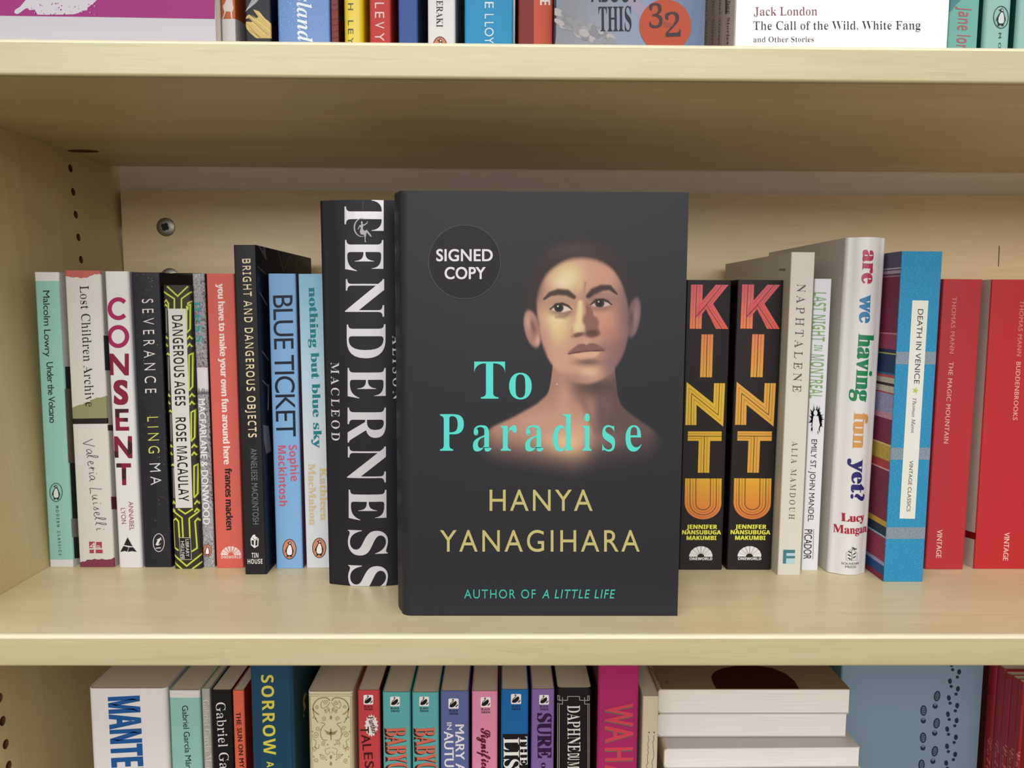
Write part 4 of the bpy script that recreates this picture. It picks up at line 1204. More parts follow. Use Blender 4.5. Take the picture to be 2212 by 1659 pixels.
    tint((206, 158, 128), blob(856, 1318, [(716, 1318), (790, 1304), (860, 1298), (950, 1291), (1000, 1292), (960, 1330), (880, 1358), (780, 1356)], .14), .95)
    tint((84, 54, 52), stroke([(680, 1312), (770, 1296), (860, 1284), (960, 1278), (1040, 1278)], (6, 7, 7, 7, 5), .6), .85)
    tint((106, 76, 72), gau(880, 1392, 130, 34), .85)
    # hairline shade and soft edge
    tint((84, 64, 60), 1-sst(0, 1, blob(830, 930, [(380, 760), (400, 1000), (470, 1300), (860, 1900), (1240, 1300), (1265, 1000), (1240, 720), (1120, 480), (980, 400), (830, 372), (680, 388), (560, 448), (450, 560)], .06)), .5)
    img = img*(1-face[..., None])+lay*face[..., None]
    return img


step = 1.3
gx, gy = np.arange(1004, 1448, step), np.arange(500, 1066, step)
X, Y = np.meshgrid(gx, gy)
img = portrait(X, Y)
img = (img*.9+(img @ np.array([.3, .59, .11]))[..., None]*.1)
lin_img = np.where(img/255 <= .04045, img/255/12.92, ((img/255+.055)/1.055)**2.4)*.92
lin_img = np.maximum(lin_img*.4, lin_img-.009)
o = B.inv @ CAM
dirs = np.array(FWD)[None, None]+np.array(RGT)*((X-1106)/F_PX)[..., None]-np.array(UP)*((Y-829.5)/F_PX)[..., None]
dl = dirs @ np.array(B.rinv).T
tt = (B.w/2-o.x)/dl[..., 0]
P = np.stack([np.full(X.shape, B.w/2+STEP), o.y+dl[..., 1]*tt, o.z+dl[..., 2]*tt], -1).reshape(-1, 3)
ny, nx = X.shape
ii = np.arange(ny*nx).reshape(ny, nx)
quads = np.stack([ii[:-1, :-1], ii[1:, :-1], ii[1:, 1:], ii[:-1, 1:]], -1).reshape(-1, 4)
me = bpy.data.meshes.new('cover_portrait')
me.vertices.add(len(P)); me.vertices.foreach_set('co', P.astype(np.float32).ravel())
me.loops.add(quads.size); me.loops.foreach_set('vertex_index', quads.astype(np.int32).ravel())
me.polygons.add(len(quads)); me.polygons.foreach_set('loop_start', np.arange(0, quads.size, 4, dtype=np.int32))
at = me.color_attributes.new('Ink', 'FLOAT_COLOR', 'POINT')
at.data.foreach_set('color', np.concatenate([lin_img.reshape(-1, 3), np.ones((len(P), 1))], 1).astype(np.float32).ravel())
me.update(); me.validate(); me.materials.append(MATTE)
link(bpy.data.objects.new('cover_portrait', me), B.root)

TEAL, GOLD = (72, 214, 198), (186, 176, 104)
kw = dict(face='right', thick=.0004)
B.text('title', 'To', ze(612, 1563), ze(1024, 1563), 80, TEAL, 'serif', 3, dx=-.02, face='right')
B.text('title', 'Paradise', zf(367, 410), zf(1810, 410), 79, TEAL, 'serif', 3, dx=-.022, track=1.28, face='right')
B.text('author', 'HANYA', zf(722, 840), zf(1460, 840), 45.5, GOLD, 'sans', 3, track=1.16, **kw)
B.text('author', 'YANAGIHARA', zf(367, 1132), zf(1797, 1132), 46, GOLD, 'sans', 3, track=1.2, **kw)
B.text('byline', 'AUTHOR OF', zf(540, 1467), zf(1052, 1467), 18.8, (60, 176, 160), 'sans', 3, track=1.2, **kw)
B.text('byline', 'A LITTLE LIFE', zf(1098, 1467), zf(1622, 1467), 18.8, (60, 186, 168), 'sans', 3, track=1.15, shear=.2, **kw)
c = ze(543, 583)
B.ellipse('sticker', c, 78, 80, (24, 22, 25), 2, n=64, face='right', thick=.0003)
B.ring('sticker', c, 78.3, 80.3, 1.0, (84, 84, 88), 4.6, n=64, face='right')  # rim highlight painted as a lighter ring
B.text('sticker_lettering', 'SIGNED', ze(340, 577), ze(745, 577), 25, (214, 206, 214), 'sans', 6, dx=.03, dy=.02, track=1.04, face='right', thick=.0003, under='sticker')
B.text('sticker_lettering', 'COPY', ze(400, 705), ze(695, 705), 25, (214, 206, 214), 'sans', 6, dx=.03, dy=.02, track=1.04, face='right', thick=.0003, under='sticker')
for x, y in ((1203, 830), (968, 636)):
    B.ellipse('cover_print', (x, y), 1.6, 1.6, (200, 196, 190), 3, n=8, face='right')
B.done()

# ------------------------------------------------------------------ upper shelf, left to right
GU = 'books on the upper shelf'
YU = .02


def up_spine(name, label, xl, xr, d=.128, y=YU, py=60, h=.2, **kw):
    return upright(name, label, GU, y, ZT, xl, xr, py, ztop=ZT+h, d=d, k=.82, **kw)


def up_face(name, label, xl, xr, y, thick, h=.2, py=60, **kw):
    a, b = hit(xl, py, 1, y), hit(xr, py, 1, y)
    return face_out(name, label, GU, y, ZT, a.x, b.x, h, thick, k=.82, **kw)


B = up_face('paperback_book', 'pale grey and magenta cover shown face-out at the left end of the upper shelf', -70, 466, .012, .02, spine=(196, 192, 204), right=(200, 198, 208), r=.001, pages=PAGES_WHITE)
B.poly('cover_print', [(-70, -300), (464, -300), (464, 41), (200, 36.5), (-70, 33)], (164, 40, 124), 1, face='right')
dance = [(165, -20), (640, -20), (600, 18), (590, 30), (560, 48), (556, 66), (520, 70), (500, 84), (470, 92), (380, 94), (300, 95), (240, 94), (222, 62), (190, 66), (176, 52), (160, 58), (120, 88), (104, 90), (92, 82), (96, 64), (128, 44), (150, 18), (166, 0)]
B.poly('cover_print', [zq(*p) for p in dance], (202, 200, 210), 2, face='right')
rnd = random.Random(2)
for k in range(60):
    x, y = rnd.uniform(190, 620), rnd.uniform(20, 96); q = rnd.uniform(.6, 1.8); p = zq(x, y)
    B.add('cover_print', [[(p[0]-q, p[1]), (p[0], p[1]-q), (p[0]+q*1.5, p[1]), (p[0], p[1]+q)]], (164, 40, 124) if k % 3 else (202, 200, 210), 3, face='right')
B.done()

B = up_spine('paperback_book', 'narrow orange and grey spine with a pale silhouette of a girl', 478, 509.5, spine=(196, 96, 52), right=(176, 78, 40), r=.0008)
B.poly('cover_print', [zu(415, 302), zu(660, 302), zu(672, 700), zu(415, 700)], (204, 200, 202), 1)
B.poly('cover_print', [(509, 41), (514, 43), (532, 54), (532, 100), (509, 100)], (198, 196, 200), 1, face='right')
girl = [(515, -60), (600, -60), (606, 0), (612, 70), (626, 130), (612, 180), (600, 190), (602, 240), (606, 290), (620, 306), (590, 306), (580, 240), (576, 190), (545, 188), (510, 180), (500, 200), (480, 250), (462, 296), (440, 302), (462, 250), (480, 190), (462, 150), (455, 90), (480, 60), (505, 0)]
B.poly('cover_print', [zu(*p) for p in girl], (216, 202, 196), 2)
B.done()

B = up_spine('paperback_book', 'charcoal spine printed with a golden plume and a white streak', 529.5, 586, spine=(44, 44, 52), right=(10, 12, 34), r=.001)
GOLDP = (206, 178, 100)
B.poly('cover_print', [zu(*p) for p in [(985, 610), (880, 520), (830, 455), (806, 390), (815, 345), (930, 350), (870, 290), (808, 300), (830, 260), (870, 230), (960, 290), (990, 310), (905, 225), (985, 290), (1020, 270), (960, 190), (935, 150), (1030, 180), (1120, 290), (1220, 370), (1250, 430), (1225, 470), (1275, 520), (1260, 560), (1275, 610)]], GOLDP, 1)
for k, (p, q) in enumerate((((860, 270), (1180, 560)), ((960, 300), (1230, 520)), ((840, 380), (1040, 600)), ((1030, 210), (1240, 440)), ((880, 480), (1060, 600)), ((920, 360), (1120, 560)))):
    B.line('cover_print', [zu(*p), zu(*q)], 1.1, ((160, 136, 90), (232, 212, 140))[k % 2], 2)
B.poly('cover_print', [zu(810, 185), zu(900, 20), zu(930, -40), zu(1060, -40), zu(980, 50), zu(870, 140)], (150, 150, 156), 1)
B.line('cover_print', [zu(815, 180), zu(1000, -10)], 1, (214, 214, 218), 2)
B.done()

B = up_spine('paperback_book', 'cornflower blue speckled spine with white italic lettering', 599.5, 714, spine=(78, 128, 200), r=.0012, mat=GLOSS)
rnd = random.Random(3)
for k in range(260):
    x, y, q = rnd.uniform(601, 712), rnd.uniform(-5, 84), rnd.uniform(.3, .9)
    B.poly('cover_print', [(x-q, y), (x, y-q), (x+q, y), (x, y+q)], rnd.choice([(150, 186, 226), (190, 214, 238), (120, 160, 216)]), 1)
B.text('title', 'island', zu(1625, -190), zu(1650, 680), 31, (216, 228, 232), 'bolditalic', 2)
B.done()

B = up_spine('paperback_book', 'thin dark red spine with black cracks, just before the yellow spine', 714.8, 732, spine=(128, 48, 48), right=(60, 14, 18), r=.0006)
for y in (8, 20, 40, 52, 66, 80):
    B.line('cover_print', [(714, y), (722, y+3), (733, y-1)], .8, (48, 20, 20), 1)
B.done()
B = up_spine('paperback_book', 'glossy yellow spine with thin black letters on the upper shelf', 741.5, 786, spine=(226, 196, 20), r=.003, mat=GLOSS)
for ch, y0, y1 in (('H', 20, 60), ('L', 122, 152), ('E', 172, 204), ('Y', 224, 262)):
    B.text('title', ch, zr(143, y0), zr(143, y1), 11.5, (34, 34, 30), 'sans')
B.done()
B = up_spine('paperback_book', 'bright red spine with thin white capitals beside the yellow one', 797.6, 845, spine=(196, 52, 46), r=.0012)
for ch, y0, y1 in (('L', 16, 50), ('E', 72, 108), ('V', 130, 172), ('Y', 196, 246)):
    B.text('title', ch, zr(304, y0), zr(304, y1), 20, (226, 196, 196), 'sans')
B.done()
B = up_spine('hardback_book', 'plain royal blue cloth spine without visible lettering on the upper shelf', 860, 903, spine=(54, 84, 158), right=(30, 48, 100), r=.001)
B.done()
B = up_spine('paperback_book', 'white spine with black serif capitals and an orange oval at its foot', 923.5, 984, spine=(222, 220, 220), right=(170, 186, 196), r=.0012)
B.text('author', 'MERAKI', zr(672, -46), zr(672, 163), 13.5, (40, 38, 38), 'serif', dx=-.03)
penguin(B, 'publisher_emblem', (950.5, 102.5), 46, (206, 124, 92), (40, 30, 28))
B.done()
B = up_spine('hardback_book', 'wide sky blue spine with thin white capitals on the upper shelf', 1003, 1109, spine=(26, 144, 200), r=.0012, right=(20, 40, 70), left=(60, 130, 150))
for ch, y0, y1 in (('E', 12, 50), ('L', 84, 112), ('L', 132, 160), ('O', 166, 218), ('Y', 222, 262)):
    B.text('title', ch, zr(960, y0), zr(960, y1), 19, (204, 226, 236), 'sans')
B.done()
B = up_spine('paperback_book', 'orange-red spine, shade painted along its left third, on the upper shelf', 1119, 1195, spine=(204, 78, 54), r=.001)
B.poly('cover_print', [(1110, -400), (1153, -400), (1153, 120), (1110, 120)], (128, 38, 32), 1)  # shading of the curved spine's left side, painted as a darker red band
B.text('title', 'E', zr(1290, 0), zr(1290, 32), 22, (224, 214, 206), 'bold')
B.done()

B = up_face('hardback_book', 'cloudy blue-grey cover shown face-out with an orange circle sticker', 1197.5, 1522, .012, .022, spine=(40, 50, 70), right=(104, 118, 140), r=.001, mat=GLOSS)
rnd = random.Random(21)


def haze(B, pts, c0, c1, lv):
    B.poly('cover_print', pts, c0, lv, face='right')


for k in range(16):                              # bands of a printed sky, bluer towards the right
    x0 = 1197+k*20.4; u = k/15
    c = tuple(np.interp(u, [0, .3, .6, 1], [a_, b_, c_, d_]) for a_, b_, c_, d_ in zip((112, 116, 128), (124, 132, 150), (110, 132, 168), (58, 88, 134)))
    B.poly('cover_print', [(x0+40, -200), (x0+60.4, -200), (x0+20.4, 110), (x0, 110)], c, 1, face='right')
for k in range(46):
    u = rnd.random(); x = 1200+u*125; y = 24+u*62+rnd.uniform(-6, 26)
    B.ellipse('cover_print', (x, y), rnd.uniform(5, 13), rnd.uniform(4, 9), rnd.choice([(140, 138, 142), (124, 124, 130), (160, 156, 156), (108, 110, 118)]), 2+k*.02, rot=.5, n=12, face='right')
B.poly('cover_print', [(1340, -10), (1372, -10), (1432, 60), (1470, 100), (1440, 100), (1392, 50)], (140, 128, 156), 1.5, face='right')
B.text('title', 'ABOUT', zr(1595, 12), zr(1880, 12), 50, (16, 22, 44), 'sans', 4, face='right', dx=.03, mat=MATTE)
B.text('title', 'THIS', zr(1640, 188), zr(1836, 186), 53, (14, 22, 48), 'serif', 4, face='right', mat=MATTE)
B.ellipse('sticker', zr(2037, 155), 56, 57, (190, 74, 42), 5, n=48, face='right', mat=MATTE)
B.text('sticker_lettering', '3', zr(1942, 168), zr(2022, 166), 50, (66, 48, 58), 'serif', 7, dx=-.03, face='right', under='sticker', mat=MATTE)
B.text('sticker_lettering', '2', zr(2040, 222), zr(2130, 218), 50, (66, 48, 58), 'serif', 7, dx=-.03, face='right', under='sticker', mat=MATTE)
B.text('sticker_lettering', 'for', zr(2026, 164), zr(2078, 162), 12, (150, 76, 60), 'serif', 7, face='right', under='sticker', mat=MATTE)
B.done()

a0 = hit(1586, 60, 1, .006); xb = hit(2047, 60, 1, .006)
labs = ['front copy of the white paperbacks shown face-out with red and black serif lettering', 'second white copy, directly behind the face-out white paperback', 'third white copy back, its lettered spine behind the second',
        'rearmost white copy, its spine against the cloudy blue cover']
ed = [1586, 1563.5, 1549, 1534.5, 1519.5]
yy = [.006]
for p in ed[1:]:
    d_ = ray(p, 60); yy.append(CAM.y+d_.y*(a0.x-CAM.x)/d_.x)
for k in range(4):
    B = face_out('paperback_book', labs[k], GU, yy[k], ZT, a0.x+.00005*k, xb.x, .198, yy[k+1]-yy[k]-.0002, spine=(168, 158, 160), right=(238, 237, 238), r=.0008, k=1.05)
    x0, x1 = ed[k+1], ed[k]; xm = x0+(x1-x0)*.42
    B.text('title', 'Fang and Other Stories', (xm+1.6, -110+k*7), (xm-3.5, 96), (x1-x0)*.28, (66, 48, 54), 'serif', dx=-.02)
    if k == 0:
        B.poly('cover_print', [zt(1010, -1500), zt(1085, -1500), zt(1068, 452), zt(1005, 452)], (22, 14, 16), 2)
        kw = dict(face='right')
        B.text('author', 'Jack London', zs(518, 98), zs(915, 96), 18, (120, 62, 82), 'serif', 2, dx=-.035, **kw)
        B.text('title', 'The Call of the Wild, White Fang', zs(513, 187), zs(1562, 184), 18, (44, 42, 50), 'serif', 2, dx=-.035, **kw)
        B.text('title', 'and Other Stories', zs(515, 265), zs(893, 263), 11.5, (60, 58, 66), 'serif', 2, dx=-.03, **kw)
    B.done()

B = up_spine('paperback_book', 'turquoise spine with condensed coral lettering on the upper shelf', 2048, 2114, spine=(112, 184, 174), left=(140, 190, 190), r=.001)
B.poly('cover_print', [zv(350, -300), zv(700, -300), zv(640, 0), zv(470, 170), (2058, 22), zv(340, 300), zv(330, 380)], (76, 142, 146), 1)
B.text('title', 'Jane lor', zv(588, 160), zv(520, 1200), 28, (188, 96, 102), 'bold', dx=-.04)
B.done()
for k, (xl, xr, cx, lab) in enumerate(((2126, 2184.5, 2162, 'first pale turquoise spine with a penguin oval at the right of the upper shelf'), (2197, 2256, 2229, 'last pale turquoise spine, cut off by the right edge of the upper shelf'))):
    B = up_spine('paperback_book', lab, xl, xr, spine=(146, 196, 188), left=(30, 84, 78), r=.0025)
    penguin(B, 'publisher_emblem', (cx, 37.5), 48, None, (24, 52, 54), belly=(212, 220, 222), tilt=-.05)
    B.text('series_name', 'MODERN CLASSICS', (cx-5, 71), (cx-12, 330), 5.6, (44, 78, 76), 'sans', track=1.9, dx=.03)
    B.done()

# ------------------------------------------------------------------ lower shelf, left to right
GL = 'books on the lower shelf'
YL = .045


def low(name, label, xl, xr, py, top=None, y=YL, d=.128, **kw):
    return upright(name, label, GL, y, ZLOW, xl, xr, py, pytop=top if top is not None else py, d=d, **kw)


B = low('paperback_book', 'very thick white paperback with blue condensed capitals at the left of the lower shelf', 189.5, 360, 1487.5, spine=(214, 208, 206), right=(180, 176, 176), r=.003)
B.text('title', 'MANTEL', zl(920, 655), (242.5, 1684), 69, (26, 84, 150), 'bold', dx=.05)
B.done()
B = low('paperback_book', 'turquoise spine with a white top band on the lower shelf', 363.8, 431.8, 1491.5, spine=(132, 182, 170), r=.0015)
B.poly('cover_print', [(340, 1470), (460, 1470), (460, 1507), (340, 1507)], (206, 202, 198), 1)
B.text('title', 'Gabriel García Már', zl(1553, 728), zl(1588, 1262), 12.5, (30, 44, 44), 'sans', track=.95)
B.done()
B = low('paperback_book', 'thin grey spine with faint pale lettering on the lower shelf', 434.5, 453, 1488, spine=(156, 156, 146), r=.0008)
B.text('title', 'Gabriel García Márq', zl(1733, 678), zl(1762, 1310), 12.5, (192, 190, 180), 'serif', dx=-.03)
B.done()
B = low('paperback_book', 'black spine with large white serif lettering on the lower shelf', 454.8, 500.5, 1491, spine=(14, 15, 17), r=.0012)
B.text('title', 'Gabriel García', zl(1842, 702), zl(1890, 1470), 20, (214, 214, 210), 'serif', dx=-.045)
B.done()
B = low('paperback_book', 'slim orange spine with black capitals on the lower shelf', 501.5, 527, 1492, spine=(214, 92, 66), right=(150, 46, 40), r=.001)
B.text('title', 'THE SUN ON MY HEAD', zl(2013, 784), zl(2058, 1440), 10, (60, 22, 22), 'sans', dx=.05, track=1.1)
B.done()
B = low('hardback_book', 'tall petrol blue spine with bold yellow capitals on the lower shelf', 540.5, 634, 1495, top=1425, y=.04, d=.15, spine=(26, 68, 94), right=(34, 62, 70), left=(12, 20, 60), r=.002)
B.text('title', 'SORROW', zm(203, 268), zm(230, 1064), 26.5, (206, 192, 64), 'bold', track=1.14)
B.text('title', 'AND', zm(258, 1128), zm(266, 1330), 15, (206, 192, 64), 'bold', track=1.14)
B.line('cover_print', [(625, 1400), (632, 1659)], 1.2, (18, 46, 64), 1)
B.poly('cover_print', [zm(642, 440), zm(656, 450), zm(630, 520), zm(650, 580), zm(626, 640), zm(634, 690), zm(622, 680), zm(628, 600), zm(618, 560), zm(624, 480)], (196, 180, 80), 1, face='right')
B.done()

# cream spine covered with brown scrollwork
B = low('paperback_book', 'cream spine covered in brown scroll ornament inside a chain border', 664.5, 762, 1494.5, spine=(206, 196, 158), right=(196, 184, 148), r=.002)
BR = (146, 126, 76)


def scroll(cx, cy, r, turns, dirn, a0, wd=2.0):
    pts = []
    for k in range(int(16*turns)+1):
        a = a0+dirn*2*math.pi*k/16; q = r*(1-k/(16*turns+3)); pts.append(zm(cx+q*math.cos(a), cy+q*math.sin(a)))
    B.line('cover_print', pts, wd*.5, BR, 2)


for (p, q) in (((690, 478), (1092, 478)), ((690, 478), (722, 1250)), ((1092, 478), (1096, 1250))):
    B.line('cover_print', [zm(*p), zm(*q)], .8, BR, 2)
for k in range(20): B.ring('cover_print', zm(684+k*22, 458), 1.9, 1.5, .6, BR, 2, n=8)
for k in range(36):
    y = 485+k*20; B.ring('cover_print', zm(676+k*.7, y), 1.5, 1.9, .6, BR, 2, n=8); B.ring('cover_print', zm(1108+k*.1, y), 1.5, 1.9, .6, BR, 2, n=8)
for s_, cx in ((-1, 0), (1, 0)):
    X_ = lambda dx, y: (896+s_*dx+(y-480)*.01, y)
    def ln(pts, w=.9): B.line('cover_print', smooth([zm(*X_(*p)) for p in pts]), w, BR, 2)
    ln([(10, 520), (40, 495), (110, 500), (160, 540), (178, 600), (150, 640), (120, 660)], 2.4); ln([(178, 600), (165, 680), (130, 740)], 1.8); ln([(8, 540), (30, 570), (80, 600), (100, 560), (80, 520)], 1.2)
    scroll(896+s_*52, 540, 26, 1.6, s_, 0); scroll(896+s_*135, 585, 20, 1.5, -s_, 1); scroll(896+s_*70, 700, 24, 1.6, s_, 2); scroll(896+s_*128, 800, 26, 1.5, -s_, 0)
    ln([(100, 740), (60, 755), (90, 790), (106, 850), (84, 910), (40, 915)], 1.4); ln([(30, 590), (60, 640), (10, 600)]); scroll(896+s_*150, 860, 34, 1.7, s_, 3); scroll(896+s_*70, 945, 26, 1.5, -s_, 1)
    ln([(180, 900), (150, 930), (160, 980), (130, 1000), (120, 960)], 1.1); scroll(896+s_*165, 1000, 26, 1.5, s_, 2); scroll(896+s_*80, 1080, 30, 1.6, -s_, 0); scroll(896+s_*150, 1120, 26, 1.4, s_, 1)
    ln([(10, 990), (60, 1010), (40, 1060), (8, 1030)]); ln([(8, 610), (50, 650)], .8); ln([(30, 580), (8, 650)], .8)
    for q in ((60, 615), (150, 700), (176, 690), (185, 830), (36, 960), (110, 1060), (175, 1080), (50, 1110)):
        B.ellipse('cover_print', zm(*X_(*q)), 1.6, 1.6, BR, 2, n=8)
    B.poly('cover_print', [zm(*X_(*p)) for p in ((0, 835), (34, 830), (66, 812), (40, 858), (6, 866))], BR, 2)
B.poly('cover_print', [zm(890, 800), zm(902, 800), zm(906, 850), zm(902, 920), zm(896, 920), zm(890, 850)], BR, 2)
for y in (690, 1085, 1150): B.ellipse('cover_print', zm(898, y), 2.6, 4.4, BR, 2, n=10)
B.done()

B = low('paperback_book', 'red spine with a white starburst and dark condensed capitals on the lower shelf', 771.7, 820.5, 1491.5, spine=(196, 62, 66), right=(70, 10, 20), r=.0015)
swan(B, zm(1271, 513), 20)
star = []
for k in range(32):
    a = 2*math.pi*k/32; q = 1.0 if k % 2 == 0 else .8; star.append((zm(1302, 770)[0]+15*q*math.cos(a), zm(1302, 770)[1]+25*q*math.sin(a)))
B.poly('cover_print', star, (222, 212, 206), 2)
B.text('title', 'Further', zm(1262, 685), zm(1316, 862), 12, (40, 26, 28), 'bolditalic', 3, dx=.02)
for ch, x0, y0, y1 in (('T', 1186, 784, 850), ('A', 1200, 862, 950), ('L', 1212, 958, 1020), ('E', 1224, 1040, 1110), ('S', 1234, 1126, 1196)):
    B.text('title', ch, zm(x0, y0), zm(x0+4, y1), 19, (66, 22, 26), 'sans', 2, dx=.03)
B.done()
for k, (xl, xr, lab) in enumerate(((825.5, 886.5, 'first of two matching teal spines with coral block capitals, beside the red spine'), (889.3, 948, 'second of two matching teal spines with coral block capitals, beside the periwinkle spine'))):
    B = low('paperback_book', lab, xl, xr, 1495.5+k*.5, spine=(84, 164, 162), r=.0015)
    o = k*290*.217
    def sh(p): return (p[0]+o, p[1])
    swan(B, sh(zm(1536, 530)), 20)
    B.text('title', 'BABYCAKES', sh(zm(1428, 796)), sh(zm(1462, 1600)), 46, (64, 26, 26), 'fat', 2, dx=.05)
    B.text('title', 'BABYCAKES', sh(zm(1452, 790)), sh(zm(1486, 1592)), 41, (206, 98, 78), 'fat', 3, dx=.03)
    rnd = random.Random(k)
    for j in range(26):
        x, y = sh((rnd.uniform(828, 882), rnd.uniform(1500, 1600))); B.poly('cover_print', [(x-.6, y), (x, y-.6), (x+.6, y), (x, y+.6)], (160, 206, 204), 1)
    B.done()
B = low('paperback_book', 'periwinkle blue spine with two columns of white capitals on the lower shelf', 950.8, 1013, 1493, spine=(88, 98, 152), r=.0015)
swan(B, zn(91, 551), 21)
B.text('title', 'MARY ANN', zn(108, 760), zn(116, 1440), 19, (220, 214, 220), 'sans', 2, dx=.03)
B.text('title', 'IN', zn(24, 740), zn(26, 812), 10.5, (220, 214, 220), 'sans', 2, dx=.02)
B.text('title', 'AUTUMN', zn(-4, 826), zn(6, 1392), 20, (220, 214, 220), 'sans', 2, dx=.03)
B.done()
B = low('paperback_book', 'pink sparkly spine with maroon script lettering on the lower shelf', 1018.7, 1075.5, 1493.5, spine=(214, 128, 160), r=.0015)
swan(B, zn(410, 537), 21)
B.text('title', 'Significant', zn(362, 796), zn(372, 1340), 20, (98, 26, 46), 'script', 2, dx=.04, dy=.02)
rnd = random.Random(9)
for j in range(40):
    x, y = rnd.uniform(1021, 1073), rnd.uniform(1498, 1600); B.poly('cover_print', [(x-.6, y), (x, y-.6), (x+.6, y), (x, y+.6)], (236, 180, 204), 1)
B.done()
B = low('paperback_book', 'bright blue spine with a black block of striped white capitals on the lower shelf', 1082, 1142.5, 1490, spine=(18, 98, 166), r=.0015)
swan(B, zn(713, 506), 21)
B.poly('cover_print', [zn(578, 854), zn(828, 854), zn(832, 1500), zn(580, 1500)], (20, 22, 26), 2)
B.text('title', 'LIST', zn(588, 890), zn(594, 1330), 33, (220, 220, 214), 'fat', 3)
B.text('title', 'THE', zn(750, 880), zn(754, 1165), 16, (220, 220, 214), 'fat', 3)
B.done()
B = low('paperback_book', 'purple sparkly spine with heavy dark violet lettering on the lower shelf', 1148, 1198.5, 1489, spine=(122, 94, 156), r=.0015)
swan(B, zn(992, 513), 20)
B.text('title', 'SURE', zn(926, 646), zn(928, 1098), 30, (48, 26, 66), 'fat', 2, dx=.06)
B.text('title', 'of', zn(962, 1140), zn(964, 1250), 14, (48, 26, 66), 'fat', 2)
rnd = random.Random(10)
for j in range(46):
    x, y = rnd.uniform(1150, 1196), rnd.uniform(1494, 1655); B.poly('cover_print', [(x-.6, y), (x, y-.6), (x+.6, y), (x, y+.6)], (176, 156, 204), 1)
B.done()
B = low('hardback_book', 'black spine with a white geometric frame and art deco lettering on the lower shelf', 1202.5, 1279.5, 1486.5, spine=(24, 22, 24), r=.0025)
FR = (196, 190, 178)
for s_ in (-1, 1):
    X_ = lambda dx, y: zn(1286+s_*dx, y)
    for pts in ([(60, 480), (60, 518), (140, 518), (140, 476), (156, 476), (156, 520)], [(0, 480), (60, 480)], [(156, 476), (158, 476), (158, 520), (100, 520)], [(110, 490), (110, 556), (158, 556), (160, 1250)], [(142, 565), (144, 1250)]):
        B.line('cover_print', [X_(*p) for p in pts], .9, FR, 2)
B.text('title', 'DAPHNE', zn(1224, 570), zn(1228, 1030), 27, (214, 208, 198), 'serif', 2, dx=-.02)
B.text('title', 'DU', zn(1226, 1050), zn(1228, 1114), 25, (214, 208, 198), 'sans', 2, dx=.03)
B.text('title', 'MAURIER', zn(1226, 1130), zn(1228, 1500), 25, (214, 208, 198), 'serif', 2, dx=-.02)
B.done()
B = low('hardback_book', 'magenta spine with tall coral capitals edged in green on the lower shelf', 1291.5, 1381, 1495, top=1424, y=.04, spine=(168, 38, 96), left=(60, 12, 30), right=(60, 10, 30), r=.002)
for ch, y0, y1 in (('W', 552, 780), ('A', 770, 940), ('H', 990, 1125), ('A', 1160, 1330)):
    B.text('title', ch, zn(1594, y0+8), zn(1598, y1+8), 60, (74, 110, 76), 'sans', 2, dx=.05)
    B.text('title', ch, zn(1600, y0), zn(1604, y1), 60, (206, 60, 78), 'sans', 3, dx=.04)
B.done()
B = low('paperback_book', 'cream spine with brown handwriting marks, left of the flat pile of books', 1388.5, 1424, 1504, y=.04, spine=(196, 180, 152), r=.001)
rnd = random.Random(31)
for x0 in (1402, 1413):
    pts = [(x0+rnd.uniform(-2, 2)-k*.25, 1588+k*4) for k in range(40)]
    B.line('cover_print', pts, .9, (96, 74, 50), 2); B.ellipse('cover_print', (x0, 1582), 1.6, 1.6, (60, 44, 30), 2, n=8)
B.done()

# flat pile with page ends towards the front
YP = .062
zt_ = hit(1600, 1487, 1, YP).z
xl_, xr_ = hit(1421, 1520, 1, YP).x, hit(1835, 1520, 1, YP).x
th = zt_-hit(1600, 1540, 1, YP).z
labels = ['top book of the flat pile, brown cover with a dark red ellipse', 'second book down in the flat pile, white page ends flush with the one above', 'third book down in the flat pile, sticking out slightly below two flush ones',
          'fourth book down in the flat pile, projecting furthest to the front']
z = zt_
spec = [(YP, th, 0, xl_, xr_), (YP+.0005, th*.95, 0, xl_, xr_-.001), (YP-.012, th*.8, .012, xl_+.002, xr_+.003), (YP-.024, th*1.5, -.006, xl_+.004, xr_+.004)]
zrest = z-sum(q[1] for q in spec)-.0006*4
nrest = 5; tr_ = (zrest-ZLOW)/nrest-.0004
spec += [(YP-.02+.003*(k % 2), tr_, .004*(k % 3), xl_+.003, xr_+.003) for k in range(nrest)]
labels += ['book low in the flat pile below the picture edge']*nrest
for k, (y, t_, yaw, x0, x1) in enumerate(spec):
    z -= t_+.0004
    m = Matrix(((0, 1, 0, 0), (0, 0, 1, 0), (1, 0, 0, 0), (0, 0, 0, 1)))
    m = Matrix.Translation((x0, y, z+t_/2)) @ Matrix.Rotation(yaw, 4, 'Z') @ m
    B = Book('paperback_book', labels[k], GL if k < 4 else 'books under the flat pile', m, t_, .185, x1-x0, spine=(190, 178, 150), right=(142, 116, 88) if k == 0 else (196, 190, 182), left=(190, 184, 176), r=.002, pages=PAGES_WHITE)
    if k == 0:
        c = (1632, 1486)
        pts = [zo(*p) for p in [(720, 290), (750, 240), (830, 205), (960, 180), (1150, 175), (1330, 200), (1460, 255), (1550, 330), (1592, 400), (1596, 440), (790, 440), (740, 350)]]
        B.poly('cover_print', pts, (64, 12, 16), 2, face='right')
        B.line('cover_print', [zo(190, 330), zo(160, 260), zo(120, 200)], 1.2, (90, 70, 46), 2, face='right')
        B.line('cover_print', [zo(258, 330), zo(300, 330), zo(262, 352), zo(300, 360)], 1.2, (90, 70, 46), 2, face='right')
    B.done()

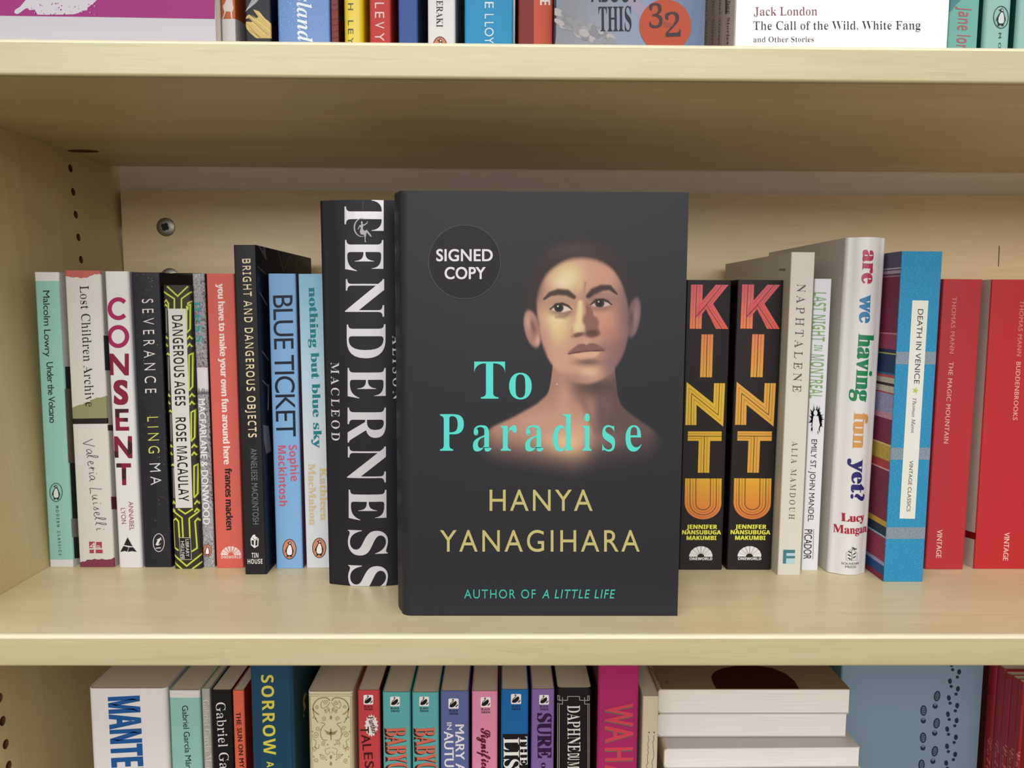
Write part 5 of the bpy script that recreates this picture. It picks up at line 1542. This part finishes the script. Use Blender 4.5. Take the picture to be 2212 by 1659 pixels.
# blue book with footprints, shown face-out
YF = .112
a, b = hit(1812, 1550, 1, YF), hit(2117, 1550, 1, YF)
B = face_out('paperback_book', 'pale blue cover with two trails of dark footprints, shown face-out', GL, YF, ZLOW, a.x, b.x, .235, .02, spine=(90, 116, 134), right=(116, 140, 158), r=.001)
PR = (34, 50, 62)
for x, y, a in ((1250, 530, .18), (1100, 690, .02), (1245, 830, .18), (1095, 990, .02), (1225, 1140, .18), (1078, 1290, .05)):
    B.ellipse('cover_print', zp(x, y), 7, 11.5, PR, 2, rot=a, n=20, face='right'); B.ellipse('cover_print', zp(x, y), 4.6, 8.6, (84, 104, 118), 2.5, rot=a, n=16, face='right')
    for j in (-4, 0, 4): B.line('cover_print', [(zp(x, y)[0]-5, zp(x, y)[1]+j+1.5), (zp(x, y)[0]+5, zp(x, y)[1]+j-1.5)], 1.1, PR, 3, face='right')
    h = zp(x-math.sin(a)*120, y+math.cos(a)*112)
    B.ellipse('cover_print', h, 5.6, 6, PR, 2, n=14, face='right'); B.ellipse('cover_print', (h[0], h[1]-4), 3.4, 3.6, (96, 118, 132), 2.5, n=12, face='right')
for x, y in ((1408, 180), (1392, 365), (1380, 550), (1370, 730), (1362, 895), (1360, 1085), (1350, 1270)):
    B.ellipse('cover_print', zp(x, y), 4.2, 6, PR, 2, n=14, rot=-.1, face='right'); B.ellipse('cover_print', zp(x+14, y+58), 3.6, 3.4, PR, 2, n=12, face='right')
for x, y in ((1494, 262), (1480, 450), (1472, 635), (1466, 800), (1458, 985), (1450, 1175)):
    B.ellipse('cover_print', zp(x, y), 4.2, 6, PR, 2, n=14, rot=.1, face='right'); B.ellipse('cover_print', zp(x-20, y+58), 3.6, 3.4, PR, 2, n=12, face='right')
B.done()

# identical red copies, face-out one behind another, spines towards us
ed = [2206, 2193, 2178, 2163, 2146, 2129, 2113]
X0 = hit(2113, 1550, 1, .121).x
yy = []
for p in ed:
    d_ = ray(p, 1550); yy.append(CAM.y+d_.y*(X0-CAM.x)/d_.x)
ztop = CAM.z+(hit(2206, 1476, 1, yy[0]).z-CAM.z)
rl = ['dark red spine nearest the right picture edge in the face-out red row', 'second dark red spine from the right picture edge', 'third dark red spine from the right picture edge', 'fourth dark red spine from the right picture edge',
      'fifth dark red spine from the right, beside the maroon one', 'darkest maroon spine next to the footprint cover']
for k in range(6):
    B = face_out('paperback_book', rl[k], GL, yy[k], ZLOW, X0+.0002*(k % 2), X0+.125, ztop-ZLOW-.0006*(k % 3), yy[k+1]-yy[k]-.0002, spine=(164, 40, 48) if k < 5 else (74, 20, 40), right=(120, 24, 30), r=.0012, mat=GLOSS)
    x0, x1 = ed[k+1], ed[k]
    if k < 5:
        B.line('cover_print', [(x0+3, 1430), (x0-2, 1659)], 1.2, (186, 96, 96), 1)  # highlight along the spine edge, painted as a pale pink line
        B.text('title', 'Collected', ((x0+x1)/2-4, 1612+(4-k)*-1+(4-k)*9-20), ((x0+x1)/2-12, 1760), 8, (200, 110, 110), 'script', 2)
    B.done()
